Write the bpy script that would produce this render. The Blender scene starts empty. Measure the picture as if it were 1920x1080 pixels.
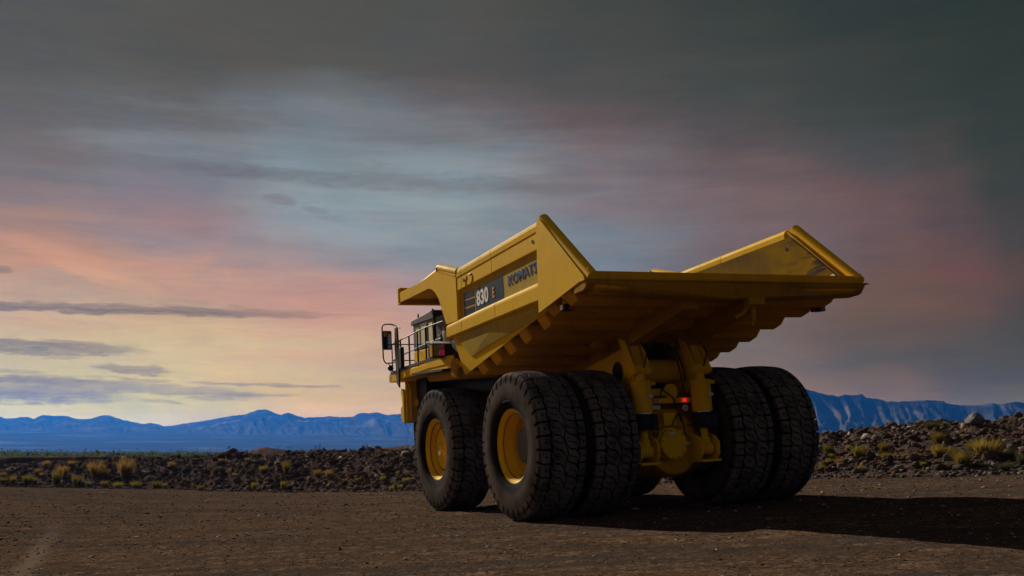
import bpy, math, random
import numpy as np
from mathutils import Matrix, Vector, Euler
random.seed(7)
PI = math.pi
SC = bpy.context.scene
COL = SC.collection

# ------------------------------------------------------------------ frames
# "T" = the truck's own frame (x right, y towards its front, z up, rear axle at y 0)
# "W" = world (level); the pad the truck stands on tilts a little sideways.
F = 2079.0; HZ = 846.0; EYE = 1.84
PIT = math.atan((HZ - 540) / F)
def basis(yaw, pit, rol):
    f = Vector((math.sin(yaw)*math.cos(pit), math.cos(yaw)*math.cos(pit), math.sin(pit)))
    r = Vector((math.cos(yaw), -math.sin(yaw), 0)); u = r.cross(f)
    r2 = r*math.cos(rol) + u*math.sin(rol); u2 = -r*math.sin(rol) + u*math.cos(rol)
    return Matrix((r2, u2, -f)).transposed()
BT = basis(.4337, .138, -.0509); BW = basis(0, PIT, 0)
CT = Vector((-14.8503, -24.1922, 1.8393)); CW = Vector((0, 0, EYE))
RTW = BW @ BT.transposed()
MT = Matrix.Translation(CW) @ RTW.to_4x4() @ Matrix.Translation(-CT)
def T2W(x, y, z=0.0): return MT @ Vector((x, y, z))
def ray(px, py):
    return BW @ Vector(((px-960)/F, -(py-540)/F, -1.0))
NP = RTW @ Vector((0, 0, 1)); P0 = T2W(0, 0, 0)

# ------------------------------------------------------------------ noise
_rs = np.random.RandomState(3)
_perm = _rs.permutation(512)
_grad = _rs.rand(512) * 2 * np.pi
def gn(x, y, seed=0):
    x = np.asarray(x, float); y = np.asarray(y, float)
    xi = np.floor(x).astype(int); yi = np.floor(y).astype(int)
    xf = x - xi; yf = y - yi
    u = xf*xf*xf*(xf*(xf*6-15)+10); v = yf*yf*yf*(yf*(yf*6-15)+10)
    def g(a, b, dx, dy):
        h = _grad[(_perm[(_perm[(a+seed*37) & 511] + b) & 511]) & 511]
        return np.cos(h)*dx + np.sin(h)*dy
    n00 = g(xi, yi, xf, yf); n10 = g(xi+1, yi, xf-1, yf)
    n01 = g(xi, yi+1, xf, yf-1); n11 = g(xi+1, yi+1, xf-1, yf-1)
    return (n00*(1-u)+n10*u)*(1-v) + (n01*(1-u)+n11*u)*v
def fbm(x, y, o=4, seed=0):
    s = 0; a = 1.0; f = 1.0
    for i in range(o):
        s = s + a*gn(x*f, y*f, seed+i); a *= .5; f *= 2.03
    return s
def sstep(a, b, x):
    t = np.clip((x-a)/(b-a), 0, 1); return t*t*(3-2*t)

# ------------------------------------------------------------------ terrain functions (world)
def sclamp(x, lo, hi, k):
    # soft clamp
    x = np.asarray(x, float)
    a = lo + k*np.logaddexp(0, (x-lo)/k)
    return hi - k*np.logaddexp(0, (hi-a)/k)
def gz(x, y):
    x = np.asarray(x, float); y = np.asarray(y, float)
    xc = sclamp(x, -11, 17, 1.5); yc = sclamp(y, -5, 55, 3)
    z = P0.z - (NP.x*(xc-P0.x) + NP.y*(yc-P0.y))/NP.z
    r = np.hypot(x, y)
    far = 108*sstep(2800, 6200, r)
    return z + far + .9*sstep(120, 600, r)*fbm(x/260., y/260., 3, 5)
def interp(px, tab):
    return np.interp(px, [t[0] for t in tab], [t[1] for t in tab])
BASE = [(-900,906),(-200,909),(0,912),(300,917),(480,922),(600,922),(760,921),(1200,908),(1560,893),(1750,890),(1920,886),(2800,872)]
CREST = [(-900,870),(-200,868),(0,870),(60,869),(130,867),(200,863),(260,859),(330,858),(400,855),(450,851),(500,852),(560,849),(600,845),(640,843),(700,844),(760,845),(900,842),(1200,832),(1500,817),(1545,814),(1570,816),(1600,808),(1640,803),(1680,798),(1720,796),(1780,796),(1800,792),(1880,787),(1920,783),(2100,776),(2800,760)]
def hit_ground(px, py, fn, y0=12., y1=400.):
    d = ray(px, py); n = 2400
    ys = np.linspace(y0, y1, n); t = ys/d.y
    zz = EYE + d.z*t; xx = d.x*t
    df = zz - fn(xx, ys)
    k = np.where(df <= 0)[0]
    if len(k) == 0: return None
    k = max(k[0], 1)
    a = df[k-1]/(df[k-1]-df[k]+1e-9); tt = t[k-1]+(t[k]-t[k-1])*a
    return Vector((d.x*tt, d.y*tt, EYE+d.z*tt))
PXS = np.array([-900,-500,-200,0,100,200,300,400,500,600,700,800,1000,1200,1350,1500,1600,1700,1800,1920,2100,2500,2800], float)
tab = []
for p in PXS:
    h = hit_ground(p, float(interp(p, BASE)), gz)
    db = h.y if h else 60.
    w = float(np.interp(p, [0, 600, 1500, 1920], [8, 7, 12, 15]))
    d = ray(p, float(interp(p, CREST))); t = (db+w)/d.y
    tab.append((d.x/d.y, db, w, EYE+d.z*t))
tab = np.array(tab)
def berm(x, y):
    x = np.asarray(x, float); y = np.asarray(y, float)
    u = x/np.maximum(y, 1.)
    uu = tab[:, 0]
    db = np.interp(u, uu, tab[:, 1]); w = np.interp(u, uu, tab[:, 2]); zc = np.interp(u, uu, tab[:, 3])
    # crest detail from the profile columns
    pxu = 960 + u*F*math.cos(PIT)
    yc = np.interp(pxu, [c[0] for c in CREST], [c[1] for c in CREST])
    # z of crest along each column's own ray
    v = -(yc-540)/F
    dz = (math.sin(PIT) + v*math.cos(PIT))/(math.cos(PIT) - v*math.sin(PIT))
    zc = EYE + dz*(db+w)
    g = gz(x, y)
    t = (y-db)/w
    up = sstep(0, 1.0, t)**.85
    dn = 1 - sstep(1.05, 2.0, t)
    env = np.where(t < 1.02, up, dn)
    n = .28*fbm(x*.35, y*.35, 4, 11) + .16*fbm(x*1.7, y*1.7, 3, 17)
    return g - .06 + (zc - g)*env + n*np.clip(env*1.6, 0, 1)*np.clip((zc-g)*.6, .3, 1.1), env
def surf(x, y):
    return np.maximum(gz(x, y), berm(x, y)[0])

# ------------------------------------------------------------------ object helpers
def tag(o, label=None, cat=None, group=None, kind=None):
    if label: o['label'] = label
    if cat: o['category'] = cat
    if group: o['group'] = group
    if kind: o['kind'] = kind
    return o
def empty(name, loc=(0, 0, 0)):
    o = bpy.data.objects.new(name, None); COL.objects.link(o); o.location = loc
    o.empty_display_size = .3
    return o
def link_mesh(name, me, mat=None, parent=None):
    o = bpy.data.objects.new(name, me); COL.objects.link(o)
    if mat: me.materials.append(mat)
    if parent: o.parent = parent
    return o
def np_mesh(name, V, Fq, smooth=False):
    V = np.asarray(V, dtype=np.float32); Fq = np.asarray(Fq, dtype=np.int32)
    me = bpy.data.meshes.new(name)
    me.vertices.add(len(V)); me.vertices.foreach_set('co', V.ravel())
    nf, k = Fq.shape
    me.loops.add(nf*k); me.loops.foreach_set('vertex_index', Fq.ravel())
    me.polygons.add(nf)
    me.polygons.foreach_set('loop_start', np.arange(0, nf*k, k, dtype=np.int32))
    me.polygons.foreach_set('loop_total', np.full(nf, k, dtype=np.int32))
    if smooth: me.polygons.foreach_set('use_smooth', np.ones(nf, dtype=bool))
    me.update(calc_edges=True); me.validate()
    return me
def grid_faces(n, m, wrap=False):
    i = np.arange(n if wrap else n-1); j = np.arange(m-1)
    I, J = np.meshgrid(i, j, indexing='ij'); I2 = (I+1) % n
    return np.stack([I*m+J, I2*m+J, I2*m+J+1, I*m+J+1], -1).reshape(-1, 4)

class MB:
    def __init__(s): s.v = []; s.f = []
    def add(s, vs, fs):
        b = len(s.v); s.v += [tuple(v) for v in vs]; s.f += [tuple(b+i for i in f) for f in fs]; return s
    def box(s, a, b):
        (x0, y0, z0), (x1, y1, z1) = a, b
        v = [(x0,y0,z0),(x1,y0,z0),(x1,y1,z0),(x0,y1,z0),(x0,y0,z1),(x1,y0,z1),(x1,y1,z1),(x0,y1,z1)]
        return s.add(v, [(0,3,2,1),(4,5,6,7),(0,1,5,4),(1,2,6,5),(2,3,7,6),(3,0,4,7)])
    def obox(s, c, h, rot):
        m = Euler(rot).to_matrix()
        v = [Vector(c)+m@Vector((sx*h[0], sy*h[1], sz*h[2])) for sz in (-1,1) for sx, sy in ((-1,-1),(1,-1),(1,1),(-1,1))]
        return s.add(v, [(0,3,2,1),(4,5,6,7),(0,1,5,4),(1,2,6,5),(2,3,7,6),(3,0,4,7)])
    def loft(s, rings, cap=True):
        n = len(rings[0]); v = [p for r in rings for p in r]; f = []
        for k in range(len(rings)-1):
            for i in range(n):
                j = (i+1) % n; f.append((k*n+i, k*n+j, (k+1)*n+j, (k+1)*n+i))
        if cap: f.append(tuple(range(n))[::-1]); f.append(tuple((len(rings)-1)*n+i for i in range(n)))
        return s.add(v, f)
    def prism(s, poly, x0, x1):      # polygon in (y,z), extruded in x
        return s.loft([[(x0, y, z) for y, z in poly], [(x1, y, z) for y, z in poly]])
    def prism_y(s, poly, y0, y1):    # polygon in (x,z), extruded in y
        return s.loft([[(x, y0, z) for x, z in poly], [(x, y1, z) for x, z in poly]])
    def prism_z(s, poly, z0, z1):
        return s.loft([[(x, y, z0) for x, y in poly], [(x, y, z1) for x, y in poly]])
    def tube(s, pts, r, n=10, cap=True):
        pts = [Vector(p) for p in pts]; rings = []
        rr = r if isinstance(r, (list, tuple)) else [r]*len(pts)
        up = None
        for i, p in enumerate(pts):
            t = (pts[min(i+1, len(pts)-1)] - pts[max(i-1, 0)]).normalized()
            if up is None:
                up = Vector((0,0,1)) if abs(t.z) < .9 else Vector((1,0,0))
            a = t.cross(up).normalized(); b = a.cross(t).normalized(); up = b
            rings.append([p + (a*math.cos(2*PI*k/n) + b*math.sin(2*PI*k/n))*rr[i] for k in range(n)])
        return s.loft(rings, cap)
    def lathe(s, prof, axis='x', o=(0,0,0), n=48, close=False, sx=1, open_=False):
        o = Vector(o); rings = []
        for a, r in prof:
            ring = []
            for k in range(n):
                c, d = math.cos(2*PI*k/n)*r, math.sin(2*PI*k/n)*r
                ring.append(o + (Vector((a*sx, c, d)) if axis == 'x' else Vector((c, a*sx, d)) if axis == 'y' else Vector((c, d, a*sx))))
            rings.append(ring)
        if close: rings.append(rings[0])
        return s.loft(rings, not close and not open_)
    def mirror(s):
        s.v = [(-x, y, z) for x, y, z in s.v]; s.f = [f[::-1] for f in s.f]; return s
    def build(s, name, mat, parent=None, bevel=0, smooth=None, seg=2, loc=None, rot=None):
        me = bpy.data.meshes.new(name); me.from_pydata(s.v, [], s.f); me.update()
        import bmesh
        bm = bmesh.new(); bm.from_mesh(me); bmesh.ops.recalc_face_normals(bm, faces=bm.faces); bm.to_mesh(me); bm.free()
        o = link_mesh(name, me, mat, parent)
        if smooth is not None:
            me.polygons.foreach_set('use_smooth', [True]*len(me.polygons)); me.set_sharp_from_angle(angle=math.radians(smooth))
        if bevel:
            b = o.modifiers.new('bevel', 'BEVEL'); b.width = bevel; b.segments = seg; b.limit_method = 'ANGLE'; b.angle_limit = math.radians(35)
            b.harden_normals = False
        if loc: o.location = loc
        if rot: o.rotation_euler = rot
        return o

# ------------------------------------------------------------------ materials
def mat(name):
    m = bpy.data.materials.new(name); m.use_nodes = True
    nt = m.node_tree; b = nt.nodes['Principled BSDF']; return m, nt, b
def N(nt, t, **k):
    n = nt.nodes.new(t)
    for a, v in k.items():
        if a in ('loc',): continue
        setattr(n, a, v)
    return n
def noise(nt, vec, scale, detail=4, rough=.55, dist=0):
    n = N(nt, 'ShaderNodeTexNoise'); n.inputs['Scale'].default_value = scale; n.inputs['Detail'].default_value = detail
    n.inputs['Roughness'].default_value = rough; n.inputs['Distortion'].default_value = dist
    if vec is not None: nt.links.new(vec, n.inputs['Vector'])
    return n
def ramp(nt, fac, stops, interp='LINEAR'):
    r = N(nt, 'ShaderNodeValToRGB'); r.color_ramp.interpolation = interp
    e = r.color_ramp.elements
    while len(e) > 1: e.remove(e[-1])
    e[0].position = stops[0][0]; c = stops[0][1]; e[0].color = (*c, 1) if len(c) == 3 else c
    for p, c in stops[1:]:
        k = e.new(p); k.color = (*c, 1)
    nt.links.new(fac, r.inputs['Fac']); return r
def mixc(nt, f, a, b, mode='MIX'):
    m = N(nt, 'ShaderNodeMix', data_type='RGBA', blend_type=mode)
    for s, v in ((0, f), (6, a), (7, b)):
        if hasattr(v, 'links') or hasattr(v, 'is_linked'): nt.links.new(v, m.inputs[s])
        else: m.inputs[s].default_value = v if s == 0 else (*v, 1)
    return m.outputs[2]
def math_(nt, op, a, b=None, c=None, clamp=False):
    m = N(nt, 'ShaderNodeMath', operation=op); m.use_clamp = clamp
    for i, v in enumerate((a, b, c)):
        if v is None: continue
        if hasattr(v, 'is_linked'): nt.links.new(v, m.inputs[i])
        else: m.inputs[i].default_value = v
    return m.outputs[0]
def g3(v): return (v, v, v)
def bump(nt, h, strength, dist, b):
    n = N(nt, 'ShaderNodeBump'); n.inputs['Strength'].default_value = strength; n.inputs['Distance'].default_value = dist
    nt.links.new(h, n.inputs['Height']); nt.links.new(n.outputs[0], b.inputs['Normal']); return n

def paint(name, col, dusty, dust=.35, rough=.42):
    m, nt, b = mat(name)
    tc = N(nt, 'ShaderNodeTexCoord').outputs['Object']
    a = noise(nt, tc, 1.1, 6, .6, .4); c = noise(nt, tc, 9, 5, .65)
    mp = N(nt, 'ShaderNodeMapping'); nt.links.new(tc, mp.inputs[0]); mp.inputs['Scale'].default_value = (5, 5, .7)
    st = noise(nt, mp.outputs[0], 2.2, 5, .6)
    f1 = ramp(nt, a.outputs['Fac'], [(.42, g3(0)), (.72, g3(1))]).outputs[0]
    f2 = ramp(nt, c.outputs['Fac'], [(.3, g3(.55)), (.7, g3(1))]).outputs[0]
    f = math_(nt, 'MULTIPLY', math_(nt, 'MULTIPLY', f1, f2), dust)
    st2 = math_(nt, 'MULTIPLY', ramp(nt, st.outputs['Fac'], [(.52, g3(0)), (.75, g3(1))]).outputs[0], dust*.5)
    f = math_(nt, 'ADD', f, st2, clamp=True)
    cc_ = mixc(nt, f, col, dusty)
    mpg = N(nt, 'ShaderNodeMapping'); nt.links.new(tc, mpg.inputs[0]); mpg.inputs['Scale'].default_value = (7, 7, .9); mpg.inputs['Location'].default_value = (3, 1, 2)
    gr_ = noise(nt, mpg.outputs[0], 1.6, 7, .7)
    cc_ = mixc(nt, math_(nt, 'MULTIPLY', ramp(nt, gr_.outputs['Fac'], [(.55, g3(0)), (.72, g3(1))]).outputs[0], .28+.3*(dust > .6)), cc_, (.14, .075, .025))
    ch = noise(nt, tc, 24, 4, .7)
    cc_ = mixc(nt, ramp(nt, ch.outputs['Fac'], [(.705, g3(0)), (.73, g3(.75))]).outputs[0], cc_, (.10, .055, .03))
    nt.links.new(cc_, b.inputs['Base Color'])
    r = math_(nt, 'MULTIPLY_ADD', f, .5, rough); nt.links.new(r, b.inputs['Roughness'])
    b.inputs['Specular IOR Level'].default_value = .03
    bump(nt, noise(nt, tc, 3.0, 3).outputs['Fac'], .12, .01, b)
    return m
YEL = paint('yellow paint', (.80, .47, .004), (.50, .30, .012), dust=.4, rough=.5)
YELR = paint('shade-orange paint', (.74, .36, .005), (.34, .18, .02), dust=.5, rough=.6)  # yellow paint shifted to orange, its look in shade put into the colour
YELD = paint('dusty yellow paint', (.50, .34, .04), (.38, .29, .11), dust=1.0, rough=.65)
YELU = paint('shaded yellow paint', (.44, .22, .004), (.2, .11, .02), dust=.7, rough=.6)  # darker copy of the yellow paint, underside shade put into the colour
def simple(name, col, rough=.5, metal=0, var=.25, scale=6, coat=0, spec=.16):
    m, nt, b = mat(name); b.inputs['Specular IOR Level'].default_value = spec
    tc = N(nt, 'ShaderNodeTexCoord').outputs['Object']
    n = noise(nt, tc, scale, 5, .6)
    c2 = tuple(min(1, v*(1+var)+.01) for v in col); c1 = tuple(v*(1-var) for v in col)
    nt.links.new(ramp(nt, n.outputs['Fac'], [(.3, c1), (.7, c2)]).outputs[0], b.inputs['Base Color'])
    b.inputs['Roughness'].default_value = rough; b.inputs['Metallic'].default_value = metal
    b.inputs['Coat Weight'].default_value = coat
    return m
BLK = simple('black coated steel', (.008, .009, .012), .5)
DKG = simple('charcoal paint', (.014, .017, .024), .45)
BOOT = simple('rubber boot', (.012, .018, .028), .55)
CABG = simple('grey cab paint', (.06, .068, .08), .45)
CHROME = simple('polished rod', (.6, .6, .6), .2, 1)
HUBG = simple('slate hub paint', (.07, .08, .11), .5)
SILV = simple('silver sticker', (.5, .5, .54), .4)
WHT = simple('white paint', (.7, .7, .68), .5)
HOSE = simple('hose rubber', (.01, .01, .01), .4)
def glass_mat():
    m, nt, b = mat('tinted glass'); b.inputs['Base Color'].default_value = (.05, .09, .11, 1)
    b.inputs['Roughness'].default_value = .06; b.inputs['Metallic'].default_value = .0; b.inputs['Specular IOR Level'].default_value = 1.0
    b.inputs['Coat Weight'].default_value = 1
    return m
GLS = glass_mat()
m, nt, b = mat('mirror'); b.inputs['Base Color'].default_value = (.8, .8, .8, 1); b.inputs['Metallic'].default_value = 1; b.inputs['Roughness'].default_value = .03; MIR = m
def emis(name, col, s, base=(.1, .01, .01)):
    m, nt, b = mat(name); b.inputs['Base Color'].default_value = (*base, 1)
    b.inputs['Emission Color'].default_value = (*col, 1); b.inputs['Emission Strength'].default_value = s; b.inputs['Roughness'].default_value = .3
    return m
REDL = emis('lit red lens', (1, .02, .02), .7); REDD = emis('display red', (1, .03, .14), .26)
m, nt, b = mat('red lens'); b.inputs['Base Color'].default_value = (.45, .01, .03, 1); b.inputs['Roughness'].default_value = .15; REDC = m
m, nt, b = mat('orange lens'); b.inputs['Base Color'].default_value = (.6, .14, .02, 1); b.inputs['Roughness'].default_value = .25; ORG = m
SCR = simple('display screen', (.16, .15, .18), .25)
BLUE = simple('blue lettering', (.09, .13, .27), .6, var=.15, spec=.02)
ORGT = simple('orange lettering', (.62, .2, .06), .5, var=.1)
WHTT = simple('white lettering', (.75, .76, .76), .5, var=.08)

def rubber():
    m, nt, b = mat('tyre rubber')
    tc = N(nt, 'ShaderNodeTexCoord').outputs['Object']
    n = noise(nt, tc, 2.2, 6, .62); n2 = noise(nt, tc, 30, 4, .6)
    f = math_(nt, 'MULTIPLY', ramp(nt, n.outputs['Fac'], [(.3, g3(0)), (.75, g3(1))]).outputs[0], ramp(nt, n2.outputs['Fac'], [(.25, g3(.3)), (.7, g3(1))]).outputs[0])
    # dust sits in a ring on the sidewall and lightly on the tread
    sep = N(nt, 'ShaderNodeSeparateXYZ'); nt.links.new(tc, sep.inputs[0])
    r = math_(nt, 'SQRT', math_(nt, 'ADD', math_(nt, 'MULTIPLY', sep.outputs[1], sep.outputs[1]), math_(nt, 'MULTIPLY', sep.outputs[2], sep.outputs[2])))
    rn = math_(nt, 'DIVIDE', r, 2.0)
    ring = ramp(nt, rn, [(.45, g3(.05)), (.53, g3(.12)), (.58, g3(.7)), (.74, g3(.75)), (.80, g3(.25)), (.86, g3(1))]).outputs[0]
    wa = N(nt, 'ShaderNodeAttribute'); wa.attribute_name = 'groove_shade'  # groove shade put into the colour: dust mask drops to black inside grooves
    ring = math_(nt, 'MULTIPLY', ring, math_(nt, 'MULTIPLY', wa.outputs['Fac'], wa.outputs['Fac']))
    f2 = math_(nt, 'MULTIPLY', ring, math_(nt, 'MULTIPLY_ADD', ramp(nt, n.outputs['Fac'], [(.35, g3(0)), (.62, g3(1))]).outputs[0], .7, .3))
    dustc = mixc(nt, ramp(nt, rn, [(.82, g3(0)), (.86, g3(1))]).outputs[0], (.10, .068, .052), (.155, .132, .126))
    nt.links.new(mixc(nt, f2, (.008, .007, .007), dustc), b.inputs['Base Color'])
    b.inputs['Roughness'].default_value = .85; b.inputs['Specular IOR Level'].default_value = .02
    bump(nt, n2.outputs['Fac'], .25, .01, b)
    return m
RUB = rubber(); RUBL = simple('raised rubber letters', (.012, .011, .011), .6)

# ------------------------------------------------------------------ text
def text_mesh(body, size, extrude=.004, bold=.0, shear=0, sx=1.0):
    c = bpy.data.curves.new('txt', 'FONT'); c.body = body; c.size = size; c.extrude = extrude; c.offset = bold
    c.align_x = 'LEFT'; c.shear = shear; c.resolution_u = 3
    o = bpy.data.objects.new('txt', c); COL.objects.link(o)
    dg = bpy.context.evaluated_depsgraph_get(); me = bpy.data.meshes.new_from_object(o.evaluated_get(dg))
    bpy.data.objects.remove(o); bpy.data.curves.remove(c)
    n = len(me.vertices); co = np.zeros(n*3, np.float32); me.vertices.foreach_get('co', co); co = co.reshape(-1, 3)
    co[:, 0] *= sx
    me.materials.clear()
    return me, co

# ================================================================== TRUCK
truck = empty('dump_truck'); truck.matrix_world = MT
tag(truck, 'yellow mining dump truck seen from behind on a gravel pad', 'dump truck')
AZ = 1.75; RR = 1.765

# ---- tyres
def tyre_mesh():
    P = 34; nth = P*26
    side = [(.47, .872), (.52, .885), (.55, .92), (.575, 1.0), (.582, 1.02), (.60, 1.1), (.615, 1.2), (.617, 1.3), (.612, 1.4), (.600, 1.48)]
    sh = [(.597, 1.52), (.596, 1.55), (.594, 1.58), (.590, 1.61), (.584, 1.64), (.575, 1.67), (.562, 1.695), (.545, 1.715), (.52, 1.733)]
    nx = 92
    xs = np.linspace(.50, -.50, nx); top = [(x, 1.765 - .028*(abs(x)/.5)**2.2) for x in xs]
    prof = side + sh + top + [(-x, r) for x, r in sh[::-1]] + [(-x, r) for x, r in side[::-1]]
    pr = np.array(prof); m = len(pr)
    # arc coordinate s so that the shoulder wraps
    s = pr[:, 0].copy()
    d = np.hypot(np.diff(pr[:, 0]), np.diff(pr[:, 1])); arc = np.concatenate([[0], np.cumsum(d)]); arc -= arc[-1]/2; s = -arc
    nrm = np.gradient(pr, axis=0); nrm = np.stack([-nrm[:, 1], nrm[:, 0]], 1); nrm /= np.linalg.norm(nrm, axis=1)[:, None]
    # outward: make radial comp positive on tread / x sign on side
    sgn = np.sign(nrm[:, 0]*pr[:, 0] + nrm[:, 1]*(pr[:, 1]-1.2)); nrm *= sgn[:, None]
    th = np.arange(nth)/nth*2*np.pi
    t = (th*P/(2*np.pi))[:, None]; X = s[None, :]
    S = X/.36
    def gr(dist, w):   # groove: 1 at the centre
        return 1 - sstep(w*.45, w, np.abs(dist))
    def fr(v): return (v+.5) % 1 - .5
    lon = .345 + .026*np.cos(2*np.pi*t) 
    dep = gr(np.abs(X)-lon, .021)
    inner = np.abs(X) < .36
    off = .95*np.tanh(2.4*(np.abs(S)-.5))*np.sign(S)*1.0
    off = S + .15*np.sin(2*np.pi*S)
    e = fr(t-off)*.326
    dep = np.maximum(dep, np.where(inner, gr(e, .017), 0))
    zc = .05*(2*np.abs(fr(t*.5+.1))*2-1)+.0
    dep = np.maximum(dep, np.where(inner, gr(X-zc-.02, .015)*.9, 0))
    e2 = fr(t-off-.5)*.326
    a = np.abs(np.abs(X)-.2)
    dep = np.maximum(dep, np.where(a < .10, gr(e2, .013)*.6, 0))
    shb = np.abs(X) > .345
    e3 = fr(t+.5)*.326
    wide = .018 + .02*np.clip((np.abs(X)-.56)/.1, 0, 1) + .03*np.clip((.42-np.abs(X))/.06, 0, 1)**2
    dep = np.maximum(dep, np.where(shb, 1-sstep(wide*.6, wide, np.abs(e3)), 0))
    pit = np.maximum(np.abs(np.abs(X)-.47), np.abs(fr(t)*.326))
    dep = np.maximum(dep, (1-sstep(.018, .026, pit))*.8)
    ext = np.abs(X)
    lim = arc[-1]/2 - arc[len(side)-1]
    fade = 1 - sstep(abs(s[len(side)+1]), abs(s[len(side)-1]), ext)
    D = .07*dep*fade
    # raised lug edge versus sidewall
    lip = .012*sstep(abs(s[len(side)-1]), abs(s[len(side)+1]), -(ext)+0) 
    px = pr[:, 0][None, :] - nrm[:, 0][None, :]*D
    rr = pr[:, 1][None, :] - nrm[:, 1][None, :]*D
    # step where the lugs begin
    V = np.stack([np.broadcast_to(px, rr.shape), np.cos(th)[:, None]*rr, np.sin(th)[:, None]*rr], -1).reshape(-1, 3)
    me = np_mesh('tyre', V, grid_faces(nth, m, wrap=True), smooth=True)
    wv = (1 - np.clip(dep*fade*1.3, 0, 1)) * np.ones_like(rr); at = me.attributes.new('groove_shade', 'FLOAT', 'POINT'); at.data.foreach_set('value', wv.astype(np.float32).ravel())  # falls with groove depth, shading the grooves through the rubber colour
    return me
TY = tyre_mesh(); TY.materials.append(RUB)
TY.set_sharp_from_angle(angle=math.radians(40))
def ring_text(body, size, rad, ang0, x, parent, m=RUBL, sx=1.0):
    """letters wrapped round the sidewall, clockwise as seen from outside (-x side)"""
    me, co = text_mesh(body, size, .004, .004)
    w = co[:, 0].max(); a = ang0 - (co[:, 0]*sx - w*sx/2)/rad     # angle in (y,z) plane; seen from -x, +y is left
    # seen from -x looking +x: right = -y, up = z. clockwise from top: y=-sin, z=cos
    th = (co[:, 0]*sx - w*sx/2)/rad + ang0
    r = rad + co[:, 1] - size*.35
    bul = x - co[:, 2] 
    out = np.stack([bul, -np.sin(th)*r, np.cos(th)*r], -1)
    me.vertices.foreach_set('co', out.astype(np.float32).ravel()); me.update()
    o = link_mesh('sidewall_lettering', me, m, parent)
    return o
tyre_proto = None
def wheel(cx, cy, left, kind):
    global tyre_proto
    w = empty('wheel'); w.parent = truck; w.location = (cx, cy, AZ)
    if not left: w.rotation_euler = (0, 0, PI)
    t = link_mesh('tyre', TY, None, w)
    t.rotation_euler = (random.random()*6, 0, 0)
    if kind == 'front':
        p = [(-.50,.868),(-.515,.872),(-.52,.882),(-.50,.885),(-.49,.86),(-.47,.84),(-.43,.80),(-.41,.79),(-.40,.77),(-.36,.755),(-.35,.74),(-.31,.72),(-.29,.70),(-.285,.665),(-.27,.655),(-.20,.652),(-.02,.648),(-.02,.60),(-.12,.30)]
        rim = MB().lathe(p + [(-.02,.3),(.4,.6),(.5,.87)], n=72, open_=True).build('rim', YEL, w, smooth=30)
        MB().lathe([(-.40,.772),(-.412,.768),(-.412,.755),(-.40,.752)], n=64, close=True).build('gutter_ring', BLK, w, smooth=30)
        for q_, r_ in ((-.292,.66),(-.42,.795)):
            MB().lathe([(q_+.014*math.cos(a_), r_+.014*math.sin(a_)) for a_ in np.linspace(0, 2*PI, 9)[:-1]], n=72, close=True).build('lock_ring', YEL, w, smooth=60)
        h = MB().lathe([(-.05,.60),(-.27,.595),(-.29,.58),(-.295,.40),(-.30,.24),(-.36,.225),(-.375,.20),(-.38,.13),(-.395,.12),(-.40,.02)], n=56).build('hub', YEL, w, smooth=30)
        for k in range(10):
            a = 2*PI*k/10; MB().lathe([(-.36,.022),(-.395,.02)], o=(0, .175*math.cos(a), .175*math.sin(a)), n=6).build('hub_bolt', YELU, w)
        if left:
            MB().box((-.41,-.02,-.17), (-.385,.10,-.05)).build('valve_tag', WHT, w)
            mb = MB().tube([(-.28,-.1,.3),(-.3,-.13,.42),(-.42,-.17,.74)], .012, 6); mb.build('valve_stem', HOSE, w)
    elif kind == 'outer':
        p = [(-.50,.868),(-.515,.872),(-.52,.882),(-.50,.886),(-.49,.86),(-.47,.84),(-.43,.80),(-.41,.79),(-.40,.77),(-.36,.76),(-.35,.75),(-.1,.735),(.02,.70),(.04,.62)]
        MB().lathe(p + [(.3,.5),(.5,.87)], n=72, open_=True).build('rim', YEL, w, smooth=30)
        MB().lathe([(-.40,.772),(-.412,.768),(-.412,.755),(-.40,.752)], n=64, close=True).build('gutter_ring', BLK, w, smooth=30)
        MB().lathe([(.04,.62),(0.0,.60),(-.02,.50),(-.025,.47),(.0,.455),(.02,.44)], n=64, open_=True).build('motor_flange', YELU, w, smooth=30)
        for q_, r_ in ((-.36,.755),(-.43,.80),(-.12,.738)):
            MB().lathe([(q_+.013*math.cos(a_), r_+.013*math.sin(a_)) for a_ in np.linspace(0, 2*PI, 9)[:-1]], n=72, close=True).build('lock_ring', YEL, w, smooth=60)
        MB().lathe([(.02,.46),(-.14,.455),(-.19,.43),(-.215,.3),(-.22,.05)], n=56).build('hub', HUBG, w, smooth=30)
        for k in range(20 if left else 0):
            a = 2*PI*k/20; MB().lathe([(-.0,.02),(-.05,.018)], o=(0, .54*math.cos(a), .54*math.sin(a)), n=6).build('hub_bolt', HUBG, w)
        if left:
            MB().tube([(-.1,.1,-.45),(-.12,.02,-.52),(-.14,-.1,-.56),(-.3,-.14,-.66),(-.42,-.16,-.73)], .012, 6).build('valve_stem', HOSE, w)
    else:
        MB().lathe([(-.5,.87),(-.3,.72),(.3,.72),(.5,.87)], n=48).build('rim', YELU, w, smooth=30)
    if left and kind == 'front':
        ring_text('MICHELIN', .17, 1.14, PI, -.598, w)
        ring_text('MICHELIN', .17, 1.14, -.45, -.598, w)
    if left and kind == 'outer':
        ring_text('40.00 R57', .11, 1.1, -.05, -.594, w)
        ring_text('MICHELIN', .13, 1.12, 1.9, -.596, w)
    return w
for s, left in ((-1, True), (1, False)):
    wheel(s*(3.4938-.617), 6.35, left, 'front')
    wheel(s*(3.9447-.617), 0, left, 'outer')
    wheel(s*(3.9447-1.2339-.1613-.617), 0, left, 'inner')

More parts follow.
